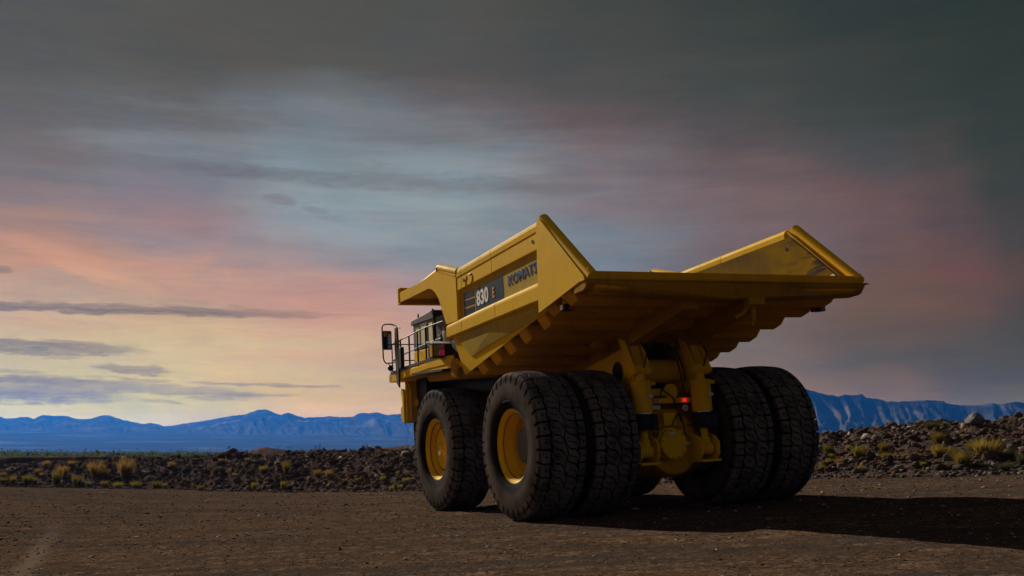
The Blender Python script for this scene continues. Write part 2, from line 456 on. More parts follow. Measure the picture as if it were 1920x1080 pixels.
# ---- dump body
def floor_z(y):      # underside of the floor plate
    return float(np.interp(y, [-3.95, -1.3, 3.5, 4.0], [5.10, 4.82, 3.78, 3.68]))
fl = [(y, floor_z(y)) for y in (-3.9, -2.6, -1.3, 1.0, 3.5)]
front = [(3.5, 3.69), (4.55, 5.1), (4.95, 6.05), (5.4, 6.35)]
m_ = MB()
m_.prism(fl + [(y, z+.12) for y, z in fl[::-1]], -3.5, 3.5)
FLOORP = paint('shaded floor paint', (.26, .12, .003), (.12, .07, .02), dust=.8, rough=.7)  # shade of the gaps between ribs put into the floor colour
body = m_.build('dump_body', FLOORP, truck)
MB().prism([(3.5,3.69),(4.45,5.1),(4.72,5.62),(4.9,5.92),(5.15,6.15),(5.05,6.25),(4.78,6.02),(4.58,5.7),(4.33,5.16),(3.4,3.8)], -3.46, 3.46).build('front_wall', YEL, body)
SEG_U = [(3.56,3.24),(3.22,1.19),(1.17,-.99),(-.97,-1.66)]
for s in (-1, 1):
    def put(mb, name, mt, bev=.0, **k):
        if s == 1: mb.mirror()
        return mb.build(name, mt, body, bevel=bev, **k)
    # everything below is written for the left side (x negative)
    wall = [(-3.88,5.14),(-1.79,6.80),(3.56,6.5),(4.4,5.1),(3.45,3.8),(1.0,4.35),(-1.3,4.80)]
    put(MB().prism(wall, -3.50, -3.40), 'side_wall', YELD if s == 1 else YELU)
    # top rail, segment by segment
    def railz(y): return float(np.interp(y, [-1.7, 3.56], [6.90, 6.60]))
    mb = MB()
    for a, b_ in SEG_U:
        rings = []
        for y in (a, b_):
            z = railz(y); h = .255
            rings.append([(-3.36,y,z-h),(-3.66,y,z-h),(-3.665,y,z-.13),(-3.65,y,z-.06),(-3.61,y,z-.015),(-3.55,y,z),(-3.47,y,z-.01),(-3.40,y,z-.05),(-3.36,y,z-.12)])
        mb.loft(rings)
    put(mb, 'top_rail', YEL, .006)
    # upper beam
    mb = MB()
    for a, b_ in SEG_U:
        rings = []
        for y in (a, b_):
            zt = railz(y)-.257; zb = float(np.interp(y, [-1.51, 3.57], [6.22, 5.98]))
            rings.append([(-3.42,y,zb+.01),(-3.62,y,zb),(-3.645,y,zb+.02),(-3.645,y,zt),(-3.42,y,zt)])
        mb.loft(rings)
    put(mb, 'upper_beam', YEL, .005)
    # lower beam, with a lip sloping out
    mb = MB()
    for a, b_ in [(4.36,3.24),(3.22,.99),(.97,-1.13),(-1.11,-1.68)]:
        rings = []
        for y in (a, b_):
            zt = float(np.interp(y, [-1.61, 3.02, 3.33, 3.6, 4.5], [5.47, 5.25, 5.21, 5.16, 5.16])); zb = float(np.interp(y, [-1.64, 4.25], [5.01, 4.76]))
            rings.append([(-3.42,y,zt+.03),(-3.52,y,zt+.02),(-3.62,y,zt-.005),(-3.69,y,zt-.07),(-3.70,y,zt-.12),(-3.70,y,zb+.04),(-3.66,y,zb),(-3.42,y,zb-.05)])
        mb.loft(rings)
    put(mb, 'lower_beam', YEL, .006)
    # shallow recessed panel between the beams
    put(MB().prism([(3.62,5.10),(3.62,6.02),(-1.66,6.25),(-1.66,5.40)], -3.575, -3.51), 'recess_panel', YELD)
    # recess front jamb
    put(MB().prism([(3.60,5.10),(3.60,6.05),(3.52,6.05),(3.52,5.10)], -3.64, -3.576), 'recess_jamb', YEL)
    # chine plates under the lower beam
    tip = (-3.50, 3.60, 3.69); re_ = (-3.50, -1.75, 4.83)
    mb = MB().add([(-3.63,4.05,4.80),(-3.63,-1.7,5.02),re_,tip,(-3.47,4.05,4.80),(-3.47,-1.7,5.02),(-3.47,-1.75,4.85),(-3.47,3.60,3.72)],
        [(0,1,2,3),(4,7,6,5),(0,3,7,4),(1,5,6,2),(2,6,7,3) if 0 else (3,2,6,7),(0,4,5,1)])
    put(mb, 'chine_plate', YEL)
    def cx(y, z):    # a point just proud of the sloping chine plate
        zt = float(np.interp(y, [-1.7, 4.05], [5.02, 4.80])); zb = float(np.interp(y, [-1.75, 3.6], [4.83, 3.69])); k = (zt-z)/max(zt-zb, .05)
        return -3.63 + .13*min(max(k, 0), 1) - .012
    Q = [(3.86,4.74),(2.95,4.13),(2.0,4.30),(1.0,4.44),(.2,4.53),(-.5,4.60),(-1.66,4.84),(-1.66,4.97),(1.0,4.88)]
    n_ = len(Q)
    mb = MB().add([(cx(y,z),y,z) for y,z in Q]+[(cx(y,z)+.02,y,z) for y,z in Q], [tuple(range(n_)), tuple(range(2*n_-1,n_-1,-1))]+[(i,n_+i,n_+(i+1)%n_,(i+1)%n_) for i in range(n_)])
    put(mb, 'dusty_plate', YELD)
    # tail plate
    tp = [(-1.62,4.72),(-1.70,6.28),(-1.70,6.62),(-1.78,6.86),(-1.9,6.86),(-3.84,5.24),(-3.86,5.18),(-3.68,5.14)]
    put(MB().prism(tp, -3.76, -3.715), 'tail_plate', YEL)
    # folded edge from peak to tail corner: a fat rolled rim
    mb = MB().tube([(-3.60,-1.72,6.86),(-3.60,-1.80,6.86),(-3.60,-3.98,5.20)], [.02,.15,.13], 18)
    put(mb, 'rolled_edge', YEL, smooth=40)
    # canopy side
    cs = [(8.36,6.62),(8.33,6.31),(7.3,6.33),(5.76,6.37),(5.44,6.30),(5.17,6.15),(4.92,5.92),(4.74,5.62),(4.44,5.175),(3.585,5.175),(3.585,6.43),(4.95,6.80),(6.3,6.66)]
    put(MB().prism(cs, -3.66, -3.60), 'canopy_side', YEL, .006)
    put(MB().tube([(-3.57,3.575,6.51),(-3.57,4.98,6.86)], .115, 16), 'canopy_rail', YEL, smooth=40)
    mb = MB().loft([[(-3.675,3.62,6.40),(-3.66,3.60,6.40),(-3.66,3.60,6.43),(-3.675,3.62,6.43)],[(-3.675,4.96,6.76),(-3.66,4.96,6.76),(-3.66,4.96,6.79),(-3.675,4.96,6.79)]])
    put(mb, 'canopy_rail_lip', YEL)
    put(MB().lathe([(-.02,.125),(.02,.125)], axis='y', o=(-3.57,4.99,6.83), n=16), 'rail_end_cap', BLK)
    put(MB().tube([(-3.5,5.0,6.80),(-3.5,6.35,6.64)], .12, 14), 'canopy_front_rail', YEL, smooth=40)
    put(MB().lathe([(-.015,.14),(.015,.14)], axis='y', o=(-3.5,6.37,6.63), n=16), 'rail_end_cap', BLK)
    # lifting eyes on the upper beam
    for (y, z) in ((3.06,6.21),(-1.26,6.45)):
        put(MB().lathe([(0,.045),(.012,.045)], o=(-3.66,y,z), n=16), 'lifting_hole', BLK)
    if True:
        mb = MB().tube([(-3.65,2.84,6.28),(-3.65,2.86,6.22),(-3.65,2.93,6.16),(-3.65,2.9,6.12),(-3.65,2.93,6.02)], .012, 6)
        mb.tube([(-3.65,2.70,6.30),(-3.65,2.52,6.31),(-3.65,2.45,6.22),(-3.65,2.46,6.12),(-3.65,2.55,6.03)], .012, 6)
        put(mb, 'eye_cutout', BLK)
# floor stiffening ribs
RIB = [(-3.93,3.5),(-3.08,3.5),(-2.22,3.5),(-1.34,3.31),(-.27,3.31),(.66,3.31),(1.55,3.31),(2.45,3.31)]
for i, (y, xb) in enumerate(RIB):
    z0 = float(np.interp(y, [-3.95,-2.22,-1.38,2.42], [4.95,4.67,4.48,3.71])); sl = -.22 if i > 2 else -.2
    rings = []
    y1 = y+.40; top = z0+.38
    def sec(X, dz):
        q = [(y-.02, top), (y-.005, z0+.07), (y+.015, z0+.025), (y+.06, z0)]
        q += [(y1-.06, z0+sl*.38), (y1-.015, z0+sl*.38+.02), (y1+.01, z0+sl*.38+.065), (y1+.03, top+sl*.4)]
        return [(X, a, b_+dz*(1 if k in (1,2,3,4,5,6) else .35)) for k, (a, b_) in enumerate(q)]
    xt = 3.69 if i < 3 else 3.465
    for X, dz in ((-xt, .22), (-xb-.01, .01), (-xb+.02, 0), (xb-.02, 0), (xb+.01, .01), (xt, .22)):
        rings.append(sec(X, dz))
    MB().loft(rings).build('floor_rib', YELR, body)
# tail beam: box along the tail edge with a thin lip on top
def ring_tail(x, zb, yb):
    return [(x,yb,5.122),(x,yb-.02,5.09),(x,yb+.12,zb+.03),(x,yb+.22,zb),(x,yb+.6,zb-.02),(x,yb+.6,5.122)]
for xa, xb, n in ((-3.74,-.005,0),(.005,3.74,1)):
    za = [4.93,4.74][n]; zb = [4.74,4.90][n]; ya = [-3.95,-4.0][n]; yb = [-4.0,-3.97][n]
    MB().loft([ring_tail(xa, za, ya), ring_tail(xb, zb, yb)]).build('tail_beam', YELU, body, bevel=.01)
MB().prism_z([(-3.80,-3.96),(0,-4.05),(3.86,-3.99),(3.80,-3.7),(-3.76,-3.7)], 5.125, 5.16).build('tail_lip', YELU, body, bevel=.005)
# canopy slab and front beam
MB().prism([(5.0,6.22),(5.4,6.42),(8.34,6.42),(8.34,6.5),(5.0,6.5)], -3.598, 3.598).build('canopy_roof', YEL, body)
mb = MB().box((-3.68,8.36,6.24), (3.68,8.46,6.77)); mb.box((-3.68,8.24,6.72),(3.68,8.36,6.77)).box((-3.68,8.24,6.24),(3.68,8.36,6.29))
mb.build('canopy_front_beam', YEL, body, bevel=.01)
for x in (-2.4,-1.2,0,1.2,2.4):
    MB().box((x-.06,5.4,6.26),(x+.06,8.24,6.418)).build('canopy_rib', YELU, body)
# right inner wall scuffs / worn liner
def liner_mat():
    m, nt, b = mat('scraped liner')
    tc = N(nt, 'ShaderNodeTexCoord').outputs['Object']
    mp = N(nt, 'ShaderNodeMapping'); nt.links.new(tc, mp.inputs[0]); mp.inputs['Rotation'].default_value = (.5, 0, 0); mp.inputs['Scale'].default_value = (1, .8, 3.2)
    n = noise(nt, mp.outputs[0], 1.3, 8, .7, .6); n2 = noise(nt, tc, .8, 5, .6)
    c = mixc(nt, ramp(nt, n2.outputs['Fac'], [(.35, g3(0)), (.6, g3(1))]).outputs[0], (.26, .165, .004), (.14, .088, .022))
    sep = N(nt, 'ShaderNodeSeparateXYZ'); nt.links.new(tc, sep.inputs[0])
    low = ramp(nt, math_(nt, 'MULTIPLY_ADD', sep.outputs[1], -.2, .0), [(.2, g3(0)), (.62, g3(1))]).outputs[0]
    k = math_(nt, 'MULTIPLY', ramp(nt, n.outputs['Fac'], [(.5, g3(0)), (.58, g3(1))]).outputs[0], low)
    nt.links.new(mixc(nt, k, c, (.03, .032, .042)), b.inputs['Base Color']); b.inputs['Roughness'].default_value = .75; b.inputs['Specular IOR Level'].default_value = .01
    return m
LIN = liner_mat()
MB().prism([(-3.80,5.16),(-1.85,6.66),(3.5,6.38),(3.5,4.2),(-1.3,4.83)], 3.36, 3.397).build('wall_liner', LIN, body)
MB().prism([(-3.55,5.18),(-3.5,5.38),(-3.40,5.47),(-2.8,5.35),(-2.65,5.18)], 3.33, 3.357).build('pale_patch', WHT, body)  # small white plate set on the liner
MB().lathe([(0,.05),(.012,.05)], o=(3.342,-1.66,6.40), n=16).build('lifting_hole', BLK, body)
# recess decals (left side)
def side_text(body_, size, y0, z0, m, name, bold, slope, sx=1.0, shear=0, x=-3.587):
    me, co = text_mesh(body_, size, .004, bold, shear, sx)
    Y = y0 - co[:, 0]; Z = z0 + co[:, 1] + co[:, 0]*slope; X = x - co[:, 2]
    me.vertices.foreach_set('co', np.stack([X, Y, Z], -1).astype(np.float32).ravel()); me.update()
    return link_mesh(name, me, m, body)
def decal_mat():
    m, nt, b = mat('slate decal'); tc = N(nt, 'ShaderNodeTexCoord').outputs['Object']
    sep = N(nt, 'ShaderNodeSeparateXYZ'); nt.links.new(tc, sep.inputs[0])
    n = noise(nt, tc, 3, 4)
    nt.links.new(ramp(nt, n.outputs['Fac'], [(.3, (.016, .036, .066)), (.7, (.03, .058, .095))]).outputs[0], b.inputs['Base Color'])
    b.inputs['Specular IOR Level'].default_value = .04; b.inputs['Roughness'].default_value = .45; return m
NAVY = simple('navy decal', (.010, .017, .06), .4, spec=.04)
def dz(y): return float(np.interp(y, [.7, 3.44], [.0, -.115]))
MB().add([(-3.581,2.46,5.23),(-3.581,.65,5.23),(-3.581,.67,5.96),(-3.581,2.46,5.86),(-3.574,2.46,5.23),(-3.574,.65,5.23),(-3.574,.67,5.96),(-3.574,2.46,5.86)],
    [(0,1,2,3),(7,6,5,4),(0,4,5,1),(1,5,6,2),(2,6,7,3),(3,7,4,0)]).build('number_panel', decal_mat(), body)
for k, (za, zb) in enumerate(((5.24,5.44),(5.50,5.66),(5.71,5.86))):
    MB().box((-3.581,2.53,za),(-3.574,3.28,zb)).build('navy_stripe', NAVY, body)
side_text('830', .52, 2.37, 5.42, WHTT, 'model_number', .018, .05, 1.0)
side_text('E', .36, 1.34, 5.49, ORGT, 'model_letter', .010, .05, .85)
side_text('KOMATSU', .355, .37, 5.64, BLUE, 'maker_lettering', .004, .062, 1.16)

# tail lamps hanging under the corners
for s in (-1, 1):
    lb = MB().box((s*3.50-.05,-2.56,4.80),(s*3.50+.05,-2.40,5.02)).build('lamp_bracket', YEL, truck, bevel=.006)
    MB().box((s*3.50-.13,-2.66,4.66),(s*3.50+.13,-2.40,4.80)).build('lamp_housing', BLK, lb, bevel=.006)
    MB().box((s*3.50-.02,-2.675,4.675),(s*3.50+.12,-2.661,4.785)).build('red_lens', REDC, lb)
    MB().box((s*3.50-.143,-2.60,4.675),(s*3.50-.131,-2.46,4.785)).build('side_lens', REDC, lb)
# brackets beneath the tail beam
mb = MB().box((.42,-3.9,4.64),(.86,-3.6,4.80)); mb.build('tail_bracket', YELU, truck, bevel=.006)
mb = MB().box((.46,-3.8,4.59),(.80,-3.7,4.638)).box((.58,-3.78,4.28),(.66,-3.72,4.59)); mb.tube([(.62,-3.75,4.30),(.6,-3.7,4.18)], .04, 8); mb.tube([(.5,-3.7,4.6),(.42,-3.6,4.45),(.3,-3.5,4.4)], .05, 8)
mb.build('camera_bracket', YELU, truck)
# longitudinal body beams
for s in (-1, 1):
    x0, x1 = s*.62, s*1.02
    a, b_ = min(x0, x1), max(x0, x1)
    y_ = [-3.45,-2.2,-1.1,0,1.5,3.4]
    zb = lambda y: float(np.interp(y, [-3.45,-1.1,1.5,3.4], [4.60,4.08,3.62,3.3]))
    poly = [(y, zb(y)) for y in y_] + [(3.4, 3.8), (1.5, 4.2), (-1.1, 4.62), (-3.45, 4.95)]
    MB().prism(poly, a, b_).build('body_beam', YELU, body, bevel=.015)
    # gussets curving from the beams out along the ribs
    for yc in (-.9, .1, 1.1):
        zb_ = zb(yc)
        pts = [(s*1.0, zb_+.05), (s*1.35, zb_+.20), (s*1.8, zb_+.29), (s*2.3, zb_+.33), (s*2.3, zb_+.42), (s*1.0, zb_+.45)]
        MB().prism_y(pts, yc-.02, yc+.02).build('gusset', YELU, body)
    # canister mounts under the floor
    MB().lathe([(-.15,.13),(.15,.13)], axis='y', o=(s*1.55,-.3,4.12), n=16).build('body_pad_mount', YELU, body, smooth=40)
# cross member with curved underside between the beams
arc_ = [(x, 4.12 + .20*(1-(x/.62)**2)) for x in np.linspace(-.62, .62, 9)]
MB().prism_y(arc_ + [(.62, 4.6), (-.62, 4.6)], -.95, -.88).build('curved_cross_plate', YELU, body)
arc_ = [(x, 3.95 + .25*(1-(x/.62)**2)) for x in np.linspace(-.62, .62, 9)]
MB().prism_y(arc_ + [(.62, 4.5), (-.62, 4.5)], -.45, -.38).build('curved_cross_plate', YELU, body)

# ---- chassis
def frame_rail(s):
    x0, x1 = (-1.0, -.74) if s < 0 else (.74, 1.0)
    poly = [(-1.05,3.35),(-1.12,3.55),(-1.0,3.75),(-.92,4.02),(-.6,4.06),(.2,3.98),(1.6,3.62),(3.2,3.25),(9.2,3.15),(9.2,2.55),(3.0,2.5),(1.2,2.45),(.6,2.5),(.0,2.7),(-.6,2.85),(-.95,3.05)]
    return MB().prism(poly, x0, x1)
frm = frame_rail(-1).build('chassis_rail', YEL, truck, bevel=.02)
frame_rail(1).build('chassis_rail', YEL, truck, bevel=.02)
for s in (-1, 1):
    xo = s*1.004
    MB().lathe([(0,.27),(.012*s,.275),(.016*s,.25),(-.0*s,.24)], o=(xo,-.28,3.42), n=32, close=True).build('hole_rim', YELU, frm, smooth=40)
    MB().lathe([(0,.25),(.006*s,.25)], o=(xo,-.28,3.42), n=32).build('lightening_hole', BLK, frm)
    MB().lathe([(0,.11),(.03*s,.11),(.035*s,.07)], o=(xo,-.85,3.3), n=18).build('pivot_pin', YEL, frm, smooth=40)
MB().lathe([(-.74,.30),(.74,.30)], o=(0,-.25,3.42), n=40).build('torque_tube', YEL, truck, smooth=40)
MB().lathe([(-.74,.2),(.74,.2)], o=(0,1.6,3.2), n=32).build('torque_tube', YELU, truck, smooth=40)
for x, z, r in ((-.32,4.0,.19),(.0,3.83,.12),(.28,3.83,.12)):
    MB().lathe([(0,r),(.5,r)], axis='y', o=(x,-.35,z), n=20).build('blower_duct', BLK, truck, smooth=40)
MB().box((-.70,.3,3.0),(.70,.9,3.9)).build('blower_housing', BLK, truck, bevel=.03)
# suspension struts
for s in (-1, 1):
    xc = s*.86
    L = math.radians(2)
    st = MB().lathe([(2.36,.245),(2.38,.255),(2.44,.255),(2.46,.25),(3.06,.25),(3.08,.262),(3.13,.262),(3.14,.24)], axis='z', o=(0,0,0), n=36)
    o = st.build('suspension_strut', YEL, truck, smooth=35, loc=(xc-.03,-1.12,0))
    MB().box((.05,-.05,3.03),(.40,.05,3.12)).build('strut_ear', YEL, o, bevel=.01)
    MB().lathe([(2.345,.25),(2.36,.25)], axis='z', n=36).build('chrome_ring', CHROME, o, smooth=35)
    MB().lathe([(1.96,.235),(2.0,.245),(2.345,.25)], axis='z', n=36).build('rubber_boot', BOOT, o, smooth=35)
    MB().box((.10,-.26,1.95),(.27,-.14,2.33)).build('boot_clamp_plate', BOOT, o, bevel=.02)
    MB().lathe([(1.45,.10),(1.5,.14),(1.70,.14),(1.75,.10),(1.98,.10)], axis='z', n=24).build('lower_rod', YEL, o, smooth=35)
    MB().lathe([(3.14,.13),(3.25,.11),(3.36,.12)], axis='z', n=24).build('upper_rod', YEL, o, smooth=35)
    MB().lathe([(-.2,.16),(.2,.16)], o=(0,0,3.42), n=24).build('upper_eye', YEL, o, smooth=35)
    MB().lathe([(-.16,.15),(.16,.15)], o=(0,0,1.45), n=24).build('lower_eye', YEL, o, smooth=35)
    MB().box((.02,-.268,2.72),(.17,-.252,2.80)).build('sticker', SILV, o)
    # clevis plates up to the frame
    for dx in (-.24, .20):
        MB().prism([(-1.34,3.35),(-1.2,3.28),(-1.0,3.35),(-.6,4.2),(-.75,4.3),(-.92,4.1)], xc+dx-.03, xc+dx+.01).build('clevis_plate', YEL, truck, bevel=.008)
    MB().tube([(xc-.02,-1.3,3.45),(xc+.02,-1.36,3.65),(xc+.1,-1.3,3.8),(xc+.05,-1.1,4.1),(xc-.02,-1.0,4.3)], .018, 6).build('grease_hose', HOSE, truck)
    # axle ears
    for dx in (-.27, .22):
        MB().prism([(-1.35,1.30),(-1.38,1.6),(-1.2,1.75),(-.9,1.85),(-.6,1.6),(-.6,1.2),(-1.2,1.15)], xc+dx-.02, xc+dx+.03).build('axle_ear', YEL, truck, bevel=.01)
    MB().box((xc-.29,-1.36,1.13),(xc+.27,-.8,1.19)).build('ear_foot', YEL, truck, bevel=.01)
# rear axle housing
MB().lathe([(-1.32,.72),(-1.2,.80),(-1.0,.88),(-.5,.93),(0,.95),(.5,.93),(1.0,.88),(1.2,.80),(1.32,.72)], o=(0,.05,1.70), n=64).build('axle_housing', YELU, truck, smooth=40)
MB().lathe([(-.3,.82),(-.66,.80),(-.80,.73),(-.87,.60)], axis='y', o=(.14,0,1.60), n=56).build('axle_nose', YELR, truck, smooth=35)
cv = MB().lathe([(-.84,.40),(-1.04,.40),(-1.05,.37),(-1.20,.37),(-1.215,.355)], axis='y', o=(-.10,0,1.60), n=48).build('inspection_cover', YEL, truck, smooth=35)
MB().box((-.20,-1.224,1.82),(-.06,-1.216,1.88)).build('sticker', SILV, cv)
MB().tube([(.16,-1.24,1.58),(.24,-1.28,1.60),(.32,-1.24,1.60)], .02, 8).build('cover_handle', SILV, cv)
for k in range(12):
    a_ = 2*PI*(k+.5)/12; MB().lathe([(-1.20,.022),(-1.235,.02)], axis='y', o=(-.10+.325*math.cos(a_),0,1.60+.325*math.sin(a_)), n=6).build('cover_bolt', YELU, cv)
MB().tube([(-.06,-1.24,1.32),(-.06,-1.22,1.30)], .01, 6).build('drain_plug', YELU, cv)
# housing furniture between the struts
pl = MB().box((-.52,-.95,2.59),(.62,-.88,2.72)).build('lamp_bar', YEL, truck, bevel=.008)
for x, m_ in ((-.40,ORG),(.20,ORG)):
    MB().box((x-.08,-.975,2.61),(x+.08,-.951,2.70)).build('amber_reflector', m_, pl)
MB().box((.385,-.99,2.61),(.485,-.951,2.70)).build('lit_tail_lamp', REDL, pl)
MB().lathe([(0,.075),(.05,.08),(.06,.06)], axis='y', o=(.43,-1.0,2.46), n=20).build('round_lamp', SILV, pl, smooth=40)
MB().lathe([(0,.03),(-.012,.02)], axis='y', o=(.43,-1.0,2.46), n=12).build('lamp_centre', REDC, pl)
MB().box((-.50,-.97,2.45),(-.28,-.9,2.55)).build('grey_valve', SILV, pl)
MB().box((-.22,-1.0,2.05),(.12,-.85,2.36)).build('junction_box', YEL, truck, bevel=.01)
MB().box((-.45,-.95,1.86),(.42,-.7,1.93)).build('shelf_plate', YEL, truck, bevel=.008)
MB().box((-.45,-.85,1.98),(.38,-.7,2.45)).build('rear_cover_plate', YELU, truck, bevel=.01)
for x in (-.30,-.2,-.05,.06,.18,.28):
    MB().box((x-.03,-.93,1.935),(x+.03,-.86,2.04)).build('valve_block', YELU, truck, bevel=.006)
MB().lathe([(-.05,.19),(-.12,.19),(-.13,.1),(-.18,.1),(-.2,.04)], axis='y', o=(.12,-.75,2.88), n=28).build('anchor_boss', YEL, truck, smooth=35)
MB().box((-.62,-.85,2.78),(.1,-.6,2.96)).build('lateral_rod', YEL, truck, bevel=.03)
hoses = [[(-.2,-.95,2.95),(-.05,-1.02,2.8),(.1,-1.0,2.7),(.15,-.98,2.5),(.3,-1.0,2.2),(.35,-1.0,1.9),(.3,-1.1,1.75)],
 [(.45,-.98,2.05),(.6,-1.05,2.0),(.72,-1.12,1.8),(.74,-1.15,1.5),(.85,-1.2,1.38),(1.0,-1.22,1.42)],
 [(-.5,-.95,2.3),(-.4,-1.0,2.15),(-.43,-1.0,1.95),(-.46,-1.05,1.8)],
 [(-.1,-.9,3.0),(-.2,-.95,2.9),(-.25,-.95,2.75)],
 [(.0,-1.0,2.05),(.1,-1.05,2.25),(.24,-1.0,2.3),(.28,-.98,2.12)],
 [(.3,-.6,4.1),(.45,-.7,3.7),(.5,-.8,3.2),(.55,-.8,2.8)],
 [(.55,-.5,4.0),(.62,-.7,3.5),(.6,-.8,3.1)]]
for h in hoses:
    # smooth the polyline
    P_ = [Vector(p) for p in h]; Q = []
    for i in range(len(P_)-1):
        a = P_[max(i-1,0)]; b_ = P_[i]; c = P_[i+1]; d = P_[min(i+2,len(P_)-1)]
        for t in np.linspace(0, 1, 5)[:-1]:
            Q.append(.5*((2*b_)+(-a+c)*t+(2*a-5*b_+4*c-d)*t*t+(-a+3*b_-3*c+d)*t**3))
    Q.append(P_[-1]); MB().tube(Q, .018, 6).build('hydraulic_hose', HOSE, truck, smooth=60)
# hoist cylinders between frame and body
for s in (-1, 1):
    h = MB().tube([(s*.45,2.6,2.4),(s*.45,1.6,3.3)], .17, 20).build('hoist_cylinder', YELU, truck, smooth=40)
    MB().tube([(s*.45,1.6,3.3),(s*.45,1.3,3.7)], .10, 16).build('hoist_rod', CHROME, h, smooth=40)
# middle equipment below deck
MB().box((-2.6,2.6,1.4),(-1.1,4.4,3.2)).build('fuel_tank', YELU, truck, bevel=.15, seg=4)
MB().box((1.1,2.6,1.4),(2.6,4.4,3.2)).build('hydraulic_tank', YELU, truck, bevel=.15, seg=4)
MB().box((-2.2,4.4,3.3),(2.2,9.6,4.1)).build('engine_bay', BLK, truck, bevel=.02)
MB().box((-.95,4.8,1.4),(.95,9.0,3.3)).build('engine_block', BLK, truck, bevel=.05)
MB().lathe([(-2.25,.33),(2.25,.33)], o=(0,6.35,1.75), n=32).build('front_axle', YELU, truck, smooth=40)
for s in (-1, 1):
    MB().tube([(s*1.9,6.3,2.0),(s*1.75,6.4,3.6)], .26, 24).build('front_strut', YELU, truck, smooth=40)

# ---- deck and front end
dz0 = lambda y: 4.0
MB().prism_z([(-3.5,4.4),(-3.5,10.02),(3.5,10.02),(3.5,4.4)], 3.98, 4.14).build('deck', YEL, truck, bevel=.01)
for s in (-1, 1):
    x0, x1 = (-3.52,-3.44) if s < 0 else (3.44,3.52)
    MB().prism([(4.5,4.14),(4.5,4.32),(6.7,4.36),(6.7,4.22),(8.3,4.22),(9.0,4.20),(9.0,3.93),(8.0,4.02),(6.5,4.10),(5.0,4.10)], x0, x1).build('deck_fascia', YEL, truck, bevel=.006)
    MB().box((x0,9.08,3.94),(x1,10.03,4.16)).build('deck_fascia', YEL, truck, bevel=.006)
    MB().prism([(5.0,4.32),(5.0,4.42),(8.9,4.32),(8.9,4.22),(6.72,4.30)], x0+.01*(-s)*-1, x1-.0).build('kick_plate', DKG, truck)
    MB().box((x0,9.0,4.16),(x1,9.9,4.28)).build('kick_plate', DKG, truck)
    MB().box((x0+.005,4.2,3.7),(x1+.0,4.6,4.2)).build('deck_side_plate', YELU, truck)
MB().box((-3.5,10.03,3.94),(3.5,10.10,4.20)).build('front_fascia', YEL, truck, bevel=.006)
mk = MB().box((-3.53,9.86,4.0),(-3.522,10.02,4.13)).build('side_marker', REDC, truck)
# plate under the deck (walkway flare)
MB().prism([(7.6,4.0),(5.1,3.92),(4.9,3.98),(7.6,4.06)], -3.62, -3.35).build('walkway_flare', DKG, truck)
# fender beam over the front tyre
MB().prism([(7.30,4.02),(6.95,3.74),(4.3,3.66),(4.3,3.97),(7.0,3.97)], -3.3, -2.2).build('fender_beam', YELU, truck, bevel=.015)
MB().prism([(7.30,4.02),(6.95,3.74),(4.3,3.66),(4.3,3.97),(7.0,3.97)], 2.2, 3.3).build('fender_beam', YELU, truck, bevel=.015)
for y, z in ((5.6,3.6),(4.9,3.55)):
    MB().lathe([(-.1,.1),(.1,.1)], axis='y', o=(-3.0,y,z+.2), n=14).build('fender_clamp', YELU, truck, smooth=40)
# front end: headlamp frame and grille housing
MB().prism([(9.3,2.62),(9.3,3.95),(10.1,3.95),(10.1,2.62)], -2.2, 2.2).build('radiator_housing', BLK, truck, bevel=.02)
for s in (-1, 1):
    hp = MB().prism([(9.28,2.62),(9.28,3.95),(9.40,3.95),(9.40,2.62)], min(s*2.65,s*3.22), max(s*2.65,s*3.22)).build('headlamp_plate', YEL, truck, bevel=.01)
    MB().prism([(9.41,2.60),(9.41,3.66),(9.62,3.7),(9.66,3.55),(9.58,3.45),(9.56,3.15),(9.72,3.1),(9.72,2.80),(9.60,2.68)], min(s*3.20,s*3.28), max(s*3.20,s*3.28)).build('headlamp_bracket', YEL, hp, bevel=.01)
    MB().prism([(9.42,2.60),(9.42,3.66),(9.60,3.6),(9.62,2.70)], min(s*2.62,s*3.19), max(s*2.62,s*3.19)).build('headlamp_box', YEL, hp, bevel=.01)
    MB().lathe([(9.08,.02),(9.10,.10),(9.16,.13),(9.27,.14)], axis='y', o=(s*2.84,0,3.24), n=24).build('lamp_bowl', YEL, hp, smooth=50)
    MB().tube([(s*3.2,9.27,3.93),(s*3.12,9.25,3.8),(s*3.1,9.2,3.65),(s*3.1,9.2,2.7)], .035, 8).build('edge_tube', YEL, hp, smooth=50)
    MB().box((min(s*2.55,s*3.14),8.9,1.3),(max(s*2.55,s*3.14),8.95,2.62)).build('mud_flap', BLK, truck)
    MB().box((min(s*1.8,s*2.9),8.3,3.0),(max(s*1.8,s*2.9),9.2,3.97)).build('arch_guard', BLK, truck)
    MB().box((min(s*1.8,s*2.62),8.95,1.3),(max(s*1.8,s*2.62),9.2,2.98)).build('inner_guard', BLK, truck)
MB().box((-2.3,9.5,1.6),(2.3,9.9,2.5)).build('front_bumper', YEL, truck, bevel=.03)
MB().tube([(-3.12,8.9,1.95),(-3.32,8.9,1.8),(-3.36,8.9,1.65),(-3.26,8.9,1.5),(-3.12,8.9,1.46)], .014, 6).build('hanging_hose', HOSE, truck, smooth=60)
